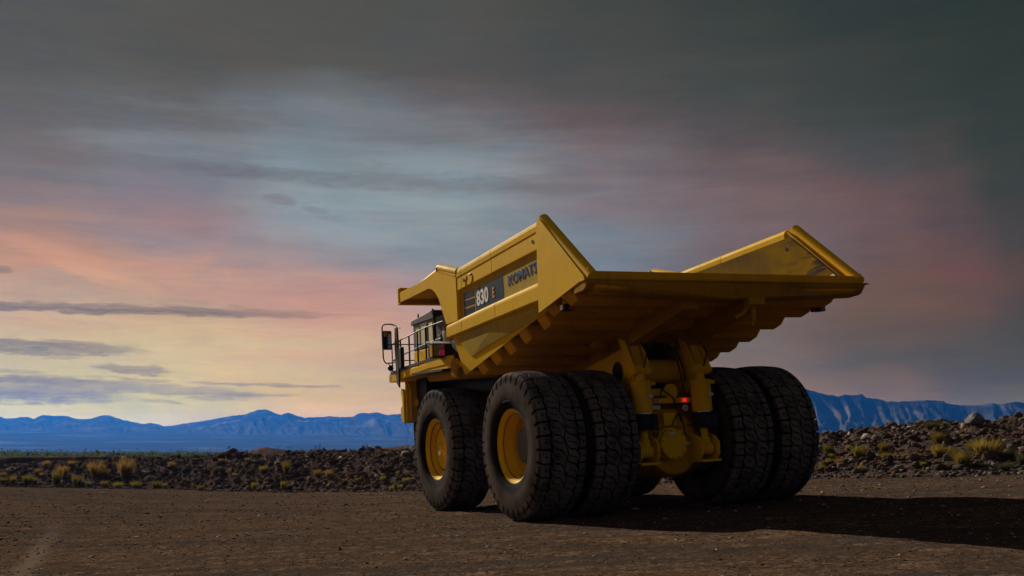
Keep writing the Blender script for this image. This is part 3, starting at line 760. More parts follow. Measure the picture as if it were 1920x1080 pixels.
# ladder post and mirror
MB().prism([(8.92,3.70),(8.90,5.0),(8.95,5.62),(9.17,5.62),(9.24,4.95),(9.14,3.86)], -3.58, -3.53).build('ladder_post', DKG, truck, bevel=.01)
MB().box((-3.62,8.52,4.27),(-3.50,8.80,4.95)).build('handrail_guard', DKG, truck, bevel=.03)
yM = 9.75
mf = MB().tube([(-3.42,9.1,5.60),(-3.36,9.5,5.70),(-3.42,yM,5.78),(-3.50,yM,5.80),(-3.68,yM,5.80),(-3.78,yM,5.76),(-3.80,yM,5.68),(-3.80,yM,5.2),(-3.79,yM,4.72),(-3.76,yM,4.60),(-3.70,yM,4.54),(-3.56,yM-.1,4.54),(-3.5,9.2,4.56)], .022, 8).build('mirror_frame', BLK, truck, smooth=60)
rot = (0, 0, math.radians(4))
mbx = MB().prism_y([(-.13,-.30),(-.15,-.26),(-.15,.28),(-.12,.31),(.12,.31),(.15,.28),(.15,-.26),(.12,-.30)], -.02, .02)
mo = mbx.build('mirror_housing', BLK, mf, loc=(-3.655,yM-.04,5.27), rot=rot)
MB().prism_y([(-.125,-.27),(-.125,.27),(.125,.27),(.125,-.27)], -.026, -.021).build('mirror_glass', MIR, mf, loc=(-3.655,yM-.04,5.27), rot=rot)
MB().lathe([(-.02,.09),(.0,.10),(.03,.08)], axis='y', o=(-3.575,yM-.05,4.38), n=20).build('spot_mirror', DKG, mf, smooth=60)
MB().tube([(-3.64,yM-.05,4.55),(-3.64,yM-.05,4.50),(-3.60,yM-.05,4.46)], .012, 6).build('spot_mirror_arm', BLK, mf)
# handrails
hr = MB().tube([(-3.5,9.72,4.2),(-3.5,9.72,5.16)], .02, 8).build('handrail', BLK, truck, smooth=60)
for y, zb_, zt in ((8.88,4.2,5.2),(8.05,4.2,5.24),(7.28,4.25,5.28),(6.56,4.3,5.32),(5.82,4.35,5.32)):
    MB().tube([(-3.5,y,zb_),(-3.5,y,zt)], .028, 8).build('post', BLK, hr, smooth=60)
MB().tube([(-3.5,9.72,5.14),(-3.5,9.0,5.17),(-3.5,8.85,5.20),(-3.5,8.4,5.22),(-3.5,7.28,5.29),(-3.5,6.4,5.33),(-3.5,5.3,5.34),(-3.5,5.1,5.34)], .02, 8).build('top_bar', BLK, hr, smooth=60)
MB().tube([(-3.5,9.72,4.62),(-3.5,8.9,4.70),(-3.5,8.5,4.72),(-3.5,7.28,4.80),(-3.5,6.4,4.85),(-3.5,5.3,4.88)], .018, 8).build('mid_bar', BLK, hr, smooth=60)
for z in (5.14, 4.62):
    MB().tube([(-3.5,9.74,z),(-1.9,9.74,z)], .017, 8).build('front_bar', BLK, hr, smooth=60)
for x in (-2.7, -2.0):
    MB().tube([(x,9.74,4.14),(x,9.74,5.14)], .02, 8).build('post', BLK, hr, smooth=60)
# cab
cabx0, cabx1 = -2.75, -.6
cab = MB().box((cabx0,7.85,4.90),(cabx1,9.75,5.80)).build('cab', CABG, truck, bevel=.03)
MB().box((cabx0,7.85,4.15),(cabx1,9.75,4.90)).build('cab_base', YEL, cab, bevel=.03)
MB().box((cabx0-.012,7.80,4.16),(cabx0+.3,8.35,4.88)).build('cab_step_panel', YEL, cab, bevel=.02)
MB().prism([(7.78,5.76),(7.78,6.02),(9.78,5.90),(9.86,5.76)], cabx0-.04, cabx1).build('cab_roof', CABG, cab, bevel=.012)
MB().box((cabx0,7.80,4.2),(cabx1,7.845,5.98)).build('cab_rear_panel', BLK, cab)
for y in (8.0, 9.35):
    MB().box((cabx0+.03,y-.04,5.92),(cabx0+.07,y+.04,6.08)).build('roof_lug', BLK, cab, bevel=.01)
dr = MB().box((cabx0-.016,8.38,4.95),(cabx0-.003,9.02,5.70)).build('cab_door', DKG, cab, bevel=.005)
MB().box((cabx0-.022,8.46,5.04),(cabx0-.017,8.94,5.62)).build('door_window', GLS, dr)
MB().box((cabx0-.012,9.14,5.05),(cabx0-.003,9.44,5.60)).build('side_window', GLS, cab)
MB().box((cabx0-.012,7.93,5.06),(cabx0-.003,8.28,5.66)).build('side_window', GLS, cab)
MB().box((cabx0-.014,9.04,4.95),(cabx0-.004,9.10,5.66)).build('door_pillar', BLK, cab)
# electrical cabinet with payload display behind the cab
eb = MB().box((-3.30,4.75,4.16),(-2.0,6.3,4.74)).build('electrical_cabinet', BLK, truck, bevel=.02)
MB().box((-3.0,5.2,4.74),(-1.2,7.0,5.7)).build('cabinet_stack', BLK, truck, bevel=.02)
mb = MB().add([(-3.98,4.96,4.66),(-3.30,4.96,4.80),(-3.30,5.45,4.84),(-3.98,5.45,4.70),(-3.98,4.96,4.69),(-3.30,4.96,4.83),(-3.30,5.45,4.87),(-3.98,5.45,4.73)],
   [(0,3,2,1),(4,5,6,7),(0,1,5,4),(1,2,6,5),(2,3,7,6),(3,0,4,7)])
dbx = MB().box((-3.88,5.0,4.30),(-3.30,5.4,4.70)).build('payload_display', BLK, truck, bevel=.01)
MB().prism([(4.92,4.68),(4.92,4.71),(5.42,4.80),(5.42,4.77)], -3.92, -3.28).build('display_hood', SILV, dbx)
MB().box((-3.855,4.988,4.345),(-3.535,4.999,4.67)).build('display_screen', SCR, dbx)
MB().box((-3.92,5.0,4.33),(-3.882,5.1,4.66)).build('display_side_plate', YEL, dbx)
def seg7(mb, x, z, w, h, on):
    t = .016; y0, y1 = 4.980, 4.987
    S = {'a':((x,z+h-t),(x+w,z+h)),'g':((x,z+h/2-t/2),(x+w,z+h/2+t/2)),'d':((x,z),(x+w,z+t)),'f':((x,z+h/2),(x+t,z+h)),'b':((x+w-t,z+h/2),(x+w,z+h)),'e':((x,z),(x+t,z+h/2)),'c':((x+w-t,z),(x+w,z+h/2))}
    for k in on:
        (a, b_), (c, d) = S[k]; mb.box((a, y0, b_), (c, y1, d))
mb = MB(); seg7(mb, -3.70,4.375,.06,.13,'abged'); seg7(mb, -3.60,4.375,.06,.13,'abcdef'); seg7(mb, -3.70,4.535,.06,.11,'a'); seg7(mb, -3.60,4.535,.06,.12,'a')
mb.build('display_digits', REDD, dbx)
bc = MB().lathe([(4.82,.065),(5.12,.065),(5.14,.05)], axis='z', o=(-3.2,5.75,0), n=20).build('beacon', WHT, truck, smooth=40)
MB().lathe([(5.14,.055),(5.25,.05),(5.28,.03)], axis='z', o=(-3.2,5.75,0), n=20).build('orange_cap', ORG, bc, smooth=40)
MB().box((-3.3,5.9,4.75),(-3.1,6.1,5.05)).build('grey_box', CABG, truck, bevel=.01)
# cabin-side guards near the front wall
MB().box((-3.42,4.3,4.35),(-3.3,4.7,4.75)).build('deck_guard', BLK, truck)

# ================================================================== SETTING
# ground
def ground_mat():
    m, nt, b = mat('desert ground')
    tc = N(nt, 'ShaderNodeTexCoord').outputs['Object']
    n1 = noise(nt, tc, .12, 5, .6, .5); n2 = noise(nt, tc, 1.1, 6, .65); n3 = noise(nt, tc, 9, 5, .7); n4 = noise(nt, tc, 38, 3, .7)
    c = ramp(nt, n1.outputs['Fac'], [(.3, (.080, .047, .029)), (.5, (.106, .061, .036)), (.7, (.070, .047, .033))]).outputs[0]
    c = mixc(nt, ramp(nt, n2.outputs['Fac'], [(.35, g3(0)), (.65, g3(.55))]).outputs[0], c, (.058, .044, .035))
    c = mixc(nt, ramp(nt, n3.outputs['Fac'], [(.4, g3(0)), (.75, g3(.7))]).outputs[0], c, (.095, .062, .040))
    for sc_, am in ((3., .14), (7., .30), (15., .42), (32., .5)):
        vv = N(nt, 'ShaderNodeTexVoronoi'); vv.inputs['Scale'].default_value = sc_; nt.links.new(tc, vv.inputs['Vector'])
        sp = N(nt, 'ShaderNodeSeparateColor'); nt.links.new(vv.outputs['Color'], sp.inputs[0])
        gg = math_(nt, 'MULTIPLY_ADD', math_(nt, 'SUBTRACT', math_(nt, 'POWER', sp.outputs[0], 1.6), .38), am*2, 1.0)
        c = mixc(nt, 1.0, c, gg, 'MULTIPLY')
    # long vehicle tracks running left-right
    mp = N(nt, 'ShaderNodeMapping'); nt.links.new(tc, mp.inputs[0]); mp.inputs['Scale'].default_value = (.05, 1.1, 1); mp.inputs['Rotation'].default_value = (0, 0, math.radians(-7))
    n5 = noise(nt, mp.outputs[0], 1.0, 5, .6, .3)
    c = mixc(nt, ramp(nt, n5.outputs['Fac'], [(.50, g3(0)), (.60, g3(.8))]).outputs[0], c, (.050, .039, .032))
    # a faint pale wheel track crossing the pad
    q1 = hit_ground(128, 950, gz); q2 = hit_ground(38, 1079, gz); dn = Vector((-(q2-q1).y, (q2-q1).x)).normalized()
    sp0 = N(nt, 'ShaderNodeSeparateXYZ'); nt.links.new(tc, sp0.inputs[0])
    dd = math_(nt, 'ADD', math_(nt, 'MULTIPLY', math_(nt, 'SUBTRACT', sp0.outputs[0], q1.x), dn.x), math_(nt, 'MULTIPLY', math_(nt, 'SUBTRACT', sp0.outputs[1], q1.y), dn.y))
    dd = math_(nt, 'ABSOLUTE', math_(nt, 'ADD', dd, math_(nt, 'MULTIPLY', math_(nt, 'SUBTRACT', n2.outputs['Fac'], .5), .3)))
    yy = ramp(nt, math_(nt, 'DIVIDE', sp0.outputs[1], 100.), [(.24, g3(.8)), (.36, g3(0))]).outputs[0]
    c = mixc(nt, math_(nt, 'MULTIPLY', ramp(nt, dd, [(.08, g3(1)), (.30, g3(0))]).outputs[0], yy), c, (.15, .105, .078))
    # faint curved ruts of earlier passes
    for (cx_, cy_, rr0) in ((-30., -22., 52.), (-30., -22., 55.4), (60., 120., 104.), (60., 120., 107.4)):
        ax_ = math_(nt, 'SUBTRACT', sp0.outputs[0], cx_); ay_ = math_(nt, 'SUBTRACT', sp0.outputs[1], cy_)
        rad_ = math_(nt, 'SQRT', math_(nt, 'ADD', math_(nt, 'MULTIPLY', ax_, ax_), math_(nt, 'MULTIPLY', ay_, ay_)))
        rad_ = math_(nt, 'ABSOLUTE', math_(nt, 'SUBTRACT', math_(nt, 'ADD', rad_, math_(nt, 'MULTIPLY', math_(nt, 'SUBTRACT', n2.outputs['Fac'], .5), .5)), rr0))
        k_ = ramp(nt, rad_, [(.35, g3(.5)), (.62, g3(0))]).outputs[0]
        c = mixc(nt, math_(nt, 'MULTIPLY', k_, ramp(nt, n3.outputs['Fac'], [(.35, g3(.2)), (.65, g3(1))]).outputs[0]), c, (.043, .031, .024))
    # pale crushed flecks
    mp2 = N(nt, 'ShaderNodeMapping'); nt.links.new(tc, mp2.inputs[0]); mp2.inputs['Scale'].default_value = (1, .75, 1)
    v = N(nt, 'ShaderNodeTexVoronoi'); v.inputs['Scale'].default_value = .9; nt.links.new(mp2.outputs[0], v.inputs['Vector'])
    w = noise(nt, tc, 14, 4, .7)
    k = math_(nt, 'ADD', v.outputs['Distance'], math_(nt, 'MULTIPLY', w.outputs['Fac'], .25))
    fl_ = ramp(nt, k, [(.165, g3(1)), (.185, g3(0))]).outputs[0]
    pick = ramp(nt, noise(nt, tc, .35, 2).outputs['Fac'], [(.45, g3(0)), (.6, g3(.75))]).outputs[0]
    c = mixc(nt, math_(nt, 'MULTIPLY', fl_, pick), c, (.19, .16, .14))
    # far desert floor: darker green-brown scrub plain, then pale flats
    sep = N(nt, 'ShaderNodeSeparateXYZ'); nt.links.new(tc, sep.inputs[0])
    far = ramp(nt, math_(nt, 'DIVIDE', sep.outputs[1], 6000.), [(.012, g3(0)), (.03, g3(1))]).outputs[0]
    nf = noise(nt, tc, .004, 6, .6); nf2 = noise(nt, tc, .05, 4, .6)
    cf = ramp(nt, nf.outputs['Fac'], [(.35, (.05, .055, .042)), (.55, (.085, .082, .066)), (.7, (.20, .18, .15))]).outputs[0]
    cf = mixc(nt, ramp(nt, nf2.outputs['Fac'], [(.4, g3(0)), (.6, g3(.6))]).outputs[0], cf, (.035, .042, .03))
    c = mixc(nt, far, c, cf)
    nt.links.new(c, b.inputs['Base Color']); b.inputs['Roughness'].default_value = 1; b.inputs['Specular IOR Level'].default_value = 0
    h = math_(nt, 'ADD', math_(nt, 'MULTIPLY', n3.outputs['Fac'], .6), math_(nt, 'MULTIPLY', n4.outputs['Fac'], .25))
    h = math_(nt, 'ADD', h, math_(nt, 'MULTIPLY', n2.outputs['Fac'], .35))
    bump(nt, h, .28, .03, b)
    return m
az = np.radians(np.concatenate([np.arange(-180, -34, 3.), np.arange(-34, 34, .22), np.arange(34, 180, 3.)]))
rad = np.concatenate([[0.5, 3, 7], np.geomspace(10, 75, 230), np.geomspace(77, 8300, 70)])
Az, Rd = np.meshgrid(az, rad, indexing='ij')
X = np.sin(Az)*Rd; Y = np.cos(Az)*Rd
Z = gz(X, Y) + (.035*fbm(X*.25, Y*.25, 4, 2) + .02*fbm(X*1.3, Y*1.3, 3, 8))*(Rd < 120)
# low heap hollows and dirt banks far behind the rubble
Z += 1.2*np.exp(-((X+32-(Y-150)*.0)/6)**2-((Y-150)/8)**2)*0
me = np_mesh('ground', np.stack([X, Y, Z], -1).reshape(-1, 3), grid_faces(len(az), len(rad), wrap=True), smooth=True)
g = link_mesh('ground', me, ground_mat()); tag(g, kind='structure')

# dirt banks (terrain) behind the rubble: x px, crest y px, depth, half width px
def bank_mat():
    m, nt, b = mat('reddish dirt')
    tc = N(nt, 'ShaderNodeTexCoord').outputs['Object']
    mp = N(nt, 'ShaderNodeMapping'); nt.links.new(tc, mp.inputs[0]); mp.inputs['Scale'].default_value = (1.2, 1, .3)
    n = noise(nt, mp.outputs[0], 1.0, 6, .65); n2 = noise(nt, tc, 5, 4)
    c = ramp(nt, n.outputs['Fac'], [(.3, (.05, .03, .02)), (.55, (.12, .074, .05)), (.75, (.2, .14, .10))]).outputs[0]
    nt.links.new(c, b.inputs['Base Color']); b.inputs['Roughness'].default_value = 1; b.inputs['Specular IOR Level'].default_value = 0
    bump(nt, n2.outputs['Fac'], .8, .15, b)
    return m
DIRT = bank_mat()
def bank(name, px0, px1, prof, depth, thick, label=None):
    xs = np.linspace(px0, px1, 110); rows = np.linspace(-1, 1, 25)
    V = []
    for p in xs:
        yc = float(np.interp(p, [q[0] for q in prof], [q[1] for q in prof]))
        d = ray(p, yc); zc = EYE + d.z*depth/d.y; x = d.x*depth/d.y
        for r in rows:
            yy = depth + r*thick; xx = x*yy/depth
            gg = float(gz(xx, yy)) - .5
            k = max(0, 1-abs(r))**.8
            V.append((xx, yy, gg + (zc-gg)*k + .12*float(fbm(xx*.3, yy*.3, 3, 23))*min(1, k*3)*(k < .97)))
    me = np_mesh(name, V, grid_faces(len(xs), len(rows)), smooth=True)
    o = link_mesh(name, me, DIRT); tag(o, kind='structure'); return o
bank('dirt_bank', -150, 330, [(-150,862),(0,857),(60,856),(130,855.5),(230,855),(290,857),(330,862)], 105, 2.6)
bank('dirt_mound', 455, 580, [(455,850),(470,846),(490,839),(500,838.5),(515,841),(545,845),(580,850)], 140, 10)
bank('dirt_mound', 650, 900, [(650,850),(690,843),(720,840),(755,836),(800,834),(900,845)], 120, 10)

# rubble berm
def rubble_mat(name, attr=False):
    m, nt, b = mat(name)
    tc = N(nt, 'ShaderNodeTexCoord').outputs['Object']
    n = noise(nt, tc, 2.5, 7, .7); n2 = noise(nt, tc, 14, 4, .7); n3 = noise(nt, tc, .15, 3)
    c = ramp(nt, n.outputs['Fac'], [(.3, (.045, .032, .026)), (.5, (.095, .070, .056)), (.62, (.15, .11, .088)), (.75, (.21, .165, .14))]).outputs[0]
    c = mixc(nt, ramp(nt, n3.outputs['Fac'], [(.4, g3(0)), (.6, g3(.6))]).outputs[0], c, (.10, .055, .038))
    if attr:
        a = N(nt, 'ShaderNodeAttribute'); a.attribute_name = 'tint'
        c = mixc(nt, .8, c, a.outputs['Color'])
    nt.links.new(c, b.inputs['Base Color']); b.inputs['Roughness'].default_value = 1; b.inputs['Specular IOR Level'].default_value = 0.0
    bump(nt, n2.outputs['Fac'], .8, .08, b)
    return m
RBM = rubble_mat('rubble earth'); RKM = rubble_mat('rubble rock', True)
us = np.linspace(ray(-700, 800).x/ray(-700, 800).y, ray(2600, 800).x/ray(2600, 800).y, 1250)
ts = np.linspace(-.12, 2.05, 62)
U_, T_ = np.meshgrid(us, ts, indexing='ij')
DB = np.interp(U_, tab[:, 0], tab[:, 1]); WD = np.interp(U_, tab[:, 0], tab[:, 2])
Yb = DB + WD*T_; Xb = U_*Yb
Zb, _ = berm(Xb, Yb)
me = np_mesh('rubble_bank', np.stack([Xb, Yb, Zb], -1).reshape(-1, 3), grid_faces(*U_.shape), smooth=False)
o = link_mesh('rubble_bank', me, RBM); tag(o, kind='structure')

# rocks: many merged
def ico():
    t = (1+5**.5)/2
    v = np.array([(-1,t,0),(1,t,0),(-1,-t,0),(1,-t,0),(0,-1,t),(0,1,t),(0,-1,-t),(0,1,-t),(t,0,-1),(t,0,1),(-t,0,-1),(-t,0,1)], float)
    v /= np.linalg.norm(v[0])
    f = np.array([(0,11,5),(0,5,1),(0,1,7),(0,7,10),(0,10,11),(1,5,9),(5,11,4),(11,10,2),(10,7,6),(7,1,8),(3,9,4),(3,4,2),(3,2,6),(3,6,8),(3,8,9),(4,9,5),(2,4,11),(6,2,10),(8,6,7),(9,8,1)])
    return v, f
IV, IF = ico()
OV = np.array([(1,0,0),(-1,0,0),(0,1,0),(0,-1,0),(0,0,1),(0,0,-1)], float)
OF = np.array([(0,2,4),(2,1,4),(1,3,4),(3,0,4),(2,0,5),(1,2,5),(3,1,5),(0,3,5)])
def rocks(name, X, Y, Z, S, rs, base=(IV, IF), tints=None, flat=(.45, .9), jit=.28):
    n = len(X); bv, bf = base; k = len(bv)
    V = bv[None] * (1 + jit*(rs.rand(n, k, 1)*2-1)) 
    V = V * np.stack([rs.uniform(.7, 1.3, n), rs.uniform(.7, 1.2, n), rs.uniform(flat[0], flat[1], n)], -1)[:, None, :]
    a = rs.rand(n)*6.28; tl = rs.normal(0, .35, n)
    ca, sa, ct, s_t = np.cos(a), np.sin(a), np.cos(tl), np.sin(tl)
    x, y, z = V[..., 0], V[..., 1], V[..., 2]
    x2 = x*ct[:, None] - z*s_t[:, None]; z2 = x*s_t[:, None] + z*ct[:, None]
    x3 = x2*ca[:, None] - y*sa[:, None]; y3 = x2*sa[:, None] + y*ca[:, None]
    V = np.stack([x3, y3, z2], -1)*S[:, None, None] + np.stack([X, Y, Z], -1)[:, None, :]
    Fc = (bf[None] + (np.arange(n)*k)[:, None, None]).reshape(-1, 3)
    me = np_mesh(name, V.reshape(-1, 3), Fc)
    if tints is not None:
        at = me.color_attributes.new('tint', 'FLOAT_COLOR', 'POINT')
        c = np.repeat(np.concatenate([tints, np.ones((n, 1))], 1), k, axis=0).astype(np.float32)
        at.data.foreach_set('color', c.ravel())
    return me
rs = np.random.RandomState(12)
PAL = np.array([(.055,.040,.034),(.085,.060,.048),(.12,.085,.068),(.045,.037,.035),(.10,.062,.045),(.17,.135,.115),(.28,.25,.22)])
PW = np.array([.22,.25,.19,.11,.11,.085,.035])
n = 52000
px = rs.uniform(-250, 2170, n)
u = np.interp(px, [-900, 2800], [ray(-900, 840).x/ray(-900, 840).y, ray(2800, 840).x/ray(2800, 840).y])
t = rs.beta(1.1, 1.2, n)*1.32 - .14
db = np.interp(u, tab[:, 0], tab[:, 1]); w = np.interp(u, tab[:, 0], tab[:, 2])
Y = db + w*t; X = u*Y; Z, _ = berm(X, Y)
S = .019*np.exp(rs.exponential(.6, n)); S = np.clip(S, .018, .2)*np.where(px > 1500, 1.15, 1.0)*np.where(t < .12, .6, 1.0)
TNT = PAL[rs.choice(len(PAL), n, p=PW)]*1.3
TNT = np.where((t < .1)[:, None], TNT*.5+np.array([.085,.075,.07])*.7, TNT)
me = rocks('rubble', X, Y, np.maximum(Z, gz(X, Y))+S*.15, S, rs, tints=TNT*rs.uniform(.7, 1.3, (n, 1)), jit=.38, flat=(.35, .8))
o = link_mesh('rubble', me, RKM); tag(o, 'broken dark brown rock rubble covering the long bank behind the truck', 'rubble', kind='stuff')
# gravel on the pad
n = 60000
r = 14.5*np.exp(rs.rand(n)**.9*math.log(62/14.5)); a = np.radians(rs.uniform(-26.5, 26.5, n))
X = np.sin(a)*r; Y = np.cos(a)*r
dens = fbm(X*.12+3, Y*.35, 3, 31)
keep = (Y < np.interp(X/Y, tab[:, 0], tab[:, 1])+.5) & (dens > -.35 + rs.rand(n)*.45-.2)
X, Y, r = X[keep], Y[keep], r[keep]; n = len(X)
big = rs.rand(n) < .10
S = .0045*np.exp(rs.exponential(.5, n)); S = np.clip(S, .004, .034)*np.clip(r/22, .8, 1.8)
S = np.where(big, S*1.35, S*.95)
PG = np.array([(.09,.065,.05),(.12,.09,.07),(.065,.05,.042),(.2,.16,.14),(.42,.38,.35)])
PK = rs.choice(5, n, p=[.30,.27,.14,.16,.13])
Zg = gz(X, Y) + .035*fbm(X*.25, Y*.25, 4, 2) + .02*fbm(X*1.3, Y*1.3, 3, 8)
me = rocks('gravel', X, Y, Zg+S*.15, S*np.where(PK == 4, 1.7, 1), rs, base=(OV, OF), tints=PG[PK]*rs.uniform(.7, 1.3, (n, 1)), flat=(.2, .5))
o = link_mesh('gravel', me, RKM); tag(o, 'fine brown and grey gravel strewn over the dirt pad', 'gravel', kind='stuff')

# individually placed boulders and stones
def boulder_mesh(seed, k=2):
    import bmesh
    bm = bmesh.new(); bmesh.ops.create_icosphere(bm, subdivisions=k+1, radius=1)
    r = random.Random(seed)
    pl_ = [(Vector((r.gauss(0,1), r.gauss(0,1), r.gauss(0,.8))).normalized(), r.uniform(.45, .85)) for _ in range(16)]
    for v in bm.verts:
        d = v.co.normalized(); q = 1.0
        for n_, h in pl_:
            c = d.dot(n_)
            if c > 0: q = min(q, h/c)
        v.co = d*q*(1+.03*math.sin(9*d.x+seed)*math.cos(8*d.z))
    me = bpy.data.meshes.new('boulder'); bm.to_mesh(me); bm.free(); return me
def rock_tone(name, c):
    m, nt, b = mat(name); tc = N(nt, 'ShaderNodeTexCoord').outputs['Object']
    n = noise(nt, tc, 2.5, 7, .7)
    nt.links.new(ramp(nt, n.outputs['Fac'], [(.35, tuple(v*.45 for v in c)), (.65, c)]).outputs[0], b.inputs['Base Color'])
    b.inputs['Roughness'].default_value = .9; bump(nt, n.outputs['Fac'], .6, .3, b); return m
PALE = rock_tone('pale rock', (.20, .18, .175)); WHITE = rock_tone('white rock', (.6, .58, .56)); DARK = rock_tone('dark rock', (.09, .065, .055)); ORR = rock_tone('orange rock', (.24, .12, .06)); TAN = rock_tone('tan rock', (.25, .18, .13))
BMS = [boulder_mesh(s) for s in range(6)]
BL = [  # px, py(base), width px, height px, material, label
 (1829,795,46,20,PALE,'large pale boulder with a white top standing on the crest of the right-hand bank','boulder'),
 (1574,817,15,10,DARK,'dark round boulder on the bank crest nearest the right rear tyre','boulder'),
 (1597,812,10,9,DARK,'small dark pointed boulder on the bank crest just right of the round one','boulder'),
 (1691,822,13,6,PALE,'flat pale rock high on the right bank, the wider of two lying together','rock'),
 (1677,829,9,5,PALE,'small pale rock lying just below left of the flat pale one on the right bank','rock'),
 (1797,814,7,8,WHITE,'small white rock near the crest left of the large pale boulder','rock'),
 (1771,836,10,8,ORR,'orange-brown rock in the middle of the right bank under the dark bush','rock'),
 (1775,864,11,12,PALE,'pale upright rock between tall grass tufts low on the right bank','rock'),
 (1587,867,10,7,TAN,'tan rock at the foot of the right bank beside orange grass near the tyre','rock'),
 (1631,838,8,5,TAN,'small tan rock halfway up the right bank above the wide grass clump','rock'),
 (1590,833,8,10,TAN,'tall narrow tan rock halfway up the right bank near the tyre','rock'),
 (1857,880,8,5,WHITE,'bright white stone at the foot of the right bank near the picture edge','stone'),
 (524,863,6,7,WHITE,'white upright rock near the crest of the left bank beyond the dirt mound','rock'),
 (579,861,15,5,TAN,'flat tan slab near the crest in the middle of the left bank','rock slab'),
 (574,866,11,4,PALE,'thin pale slab lying just under the flat tan slab','rock slab'),
 (372,899,10,7,WHITE,'white tilted slab halfway down the left bank','rock slab'),
 (129,911,7,6,PALE,'pale slab at the foot of the left bank beside the round grass tufts','rock slab'),
 (231,860,8,4,WHITE,'white stone on the crest of the left bank above the two round brown tufts','stone'),
 (62,869,5,4,WHITE,'small white stone on the far left of the bank crest','stone'),
 (415,915,8,5,PALE,'pale stone at the road edge in the middle of the left bank','stone'),
 (448,858,14,11,DARK,'dark brown boulder on the crest of the left bank','boulder'),
 (990,975,10,6,PALE,'grey stone lying against the tread of the left rear tyre','stone'),
 (1308,992,9,4,TAN,'brown stone on the edge of the truck shadow','stone'),
 (1,1012,9,5,DARK,'dark stone on the gravel at the left picture edge','stone'),
 (637,1031,8,5,DARK,'dark stone on open gravel below the left bank','stone'),
 (1590,1031,8,4,TAN,'brown stone just outside the wide part of the truck shadow','stone'),
]
for i, (bx, by, bw, bh, bm_, lab, cat) in enumerate(BL):
    p = None; q_ = 0
    while p is None or (p.y > 95 and q_ < 14): p = hit_ground(bx, by+q_, surf); q_ += 1
    sc = p.y/F
    o = link_mesh('boulder' if cat == 'boulder' else 'rock', BMS[i % 6].copy(), bm_)
    o.location = p + Vector((0, 0, bh*.40*sc)); o.scale = (bw*.62*sc, bw*.5*sc, bh*.66*sc); o.rotation_euler = (0, random.uniform(-.2,.2), random.uniform(0, .6))
    tag(o, lab, cat)

# grass tufts
def grass_mat(name, c1, c2):
    m, nt, b = mat(name)
    oi = N(nt, 'ShaderNodeObjectInfo'); tc = N(nt, 'ShaderNodeTexCoord').outputs['Object']
    n = noise(nt, tc, 6, 3)
    f = math_(nt, 'ADD', n.outputs['Fac'], math_(nt, 'MULTIPLY_ADD', oi.outputs['Random'], .3, -.15))
    nt.links.new(ramp(nt, f, [(.3, c1), (.7, c2)]).outputs[0], b.inputs['Base Color']); b.inputs['Roughness'].default_value = .8
    b.inputs['Specular IOR Level'].default_value = .0
    tr = N(nt, 'ShaderNodeBsdfTranslucent'); mx = N(nt, 'ShaderNodeMixShader'); mx.inputs[0].default_value = .5
    nt.links.new(ramp(nt, f, [(.3, c1), (.7, c2)]).outputs[0], tr.inputs[0])
    nt.links.new(b.outputs[0], mx.inputs[1]); nt.links.new(tr.outputs[0], mx.inputs[2]); nt.links.new(mx.outputs[0], nt.nodes['Material Output'].inputs[0])
    return m
GY = grass_mat('yellow-green grass', (.15, .115, .012), (.30, .22, .028)); GB = grass_mat('dry brown grass', (.17, .10, .022), (.33, .20, .05)); GO = grass_mat('olive bush', (.05, .055, .02), (.10, .095, .04))
def tuft_mesh(seed, nb=230, lean=.75, wide=.016):
    r = np.random.RandomState(seed); V = []; Fc = []
    for i in range(nb):
        a = r.rand()*6.283; b0 = r.rand()**.5*.28; le = r.uniform(.55, 1.0); tl = r.rand()**.8*lean
        x0, y0 = math.cos(a)*b0, math.sin(a)*b0; a2 = a + r.normal(0, .5)
        dx, dy = math.cos(a2), math.sin(a2); w = wide*r.uniform(.7, 1.4); nx_, ny_ = -math.sin(a2+r.rand()*2)*w, math.cos(a2+r.rand()*2)*w
        base = len(V)
        for k, (t, ww) in enumerate(((0, 1), (.5, .85), (1, .12))):
            ho = math.sin(tl)*le*t*(.7+.45*t); vz = le*t*math.cos(tl*(.6+.4*t))
            cx, cy = x0+dx*ho, y0+dy*ho
            V += [(cx-nx_*ww, cy-ny_*ww, vz), (cx+nx_*ww, cy+ny_*ww, vz)]
        Fc += [(base, base+1, base+3, base+2), (base+2, base+3, base+5, base+4)]
    return np_mesh('grass_tuft', V, Fc)
TM = [tuft_mesh(s, 420, l, .011) for s, l in ((1,.55),(2,.7),(3,.5),(4,.75),(5,.62))]
TMM = {}
def tuft_variant(i, m):
    k = (i, m.name)
    if k not in TMM:
        c = TM[i].copy(); c.materials.append(m); TMM[k] = c
    return TMM[k]
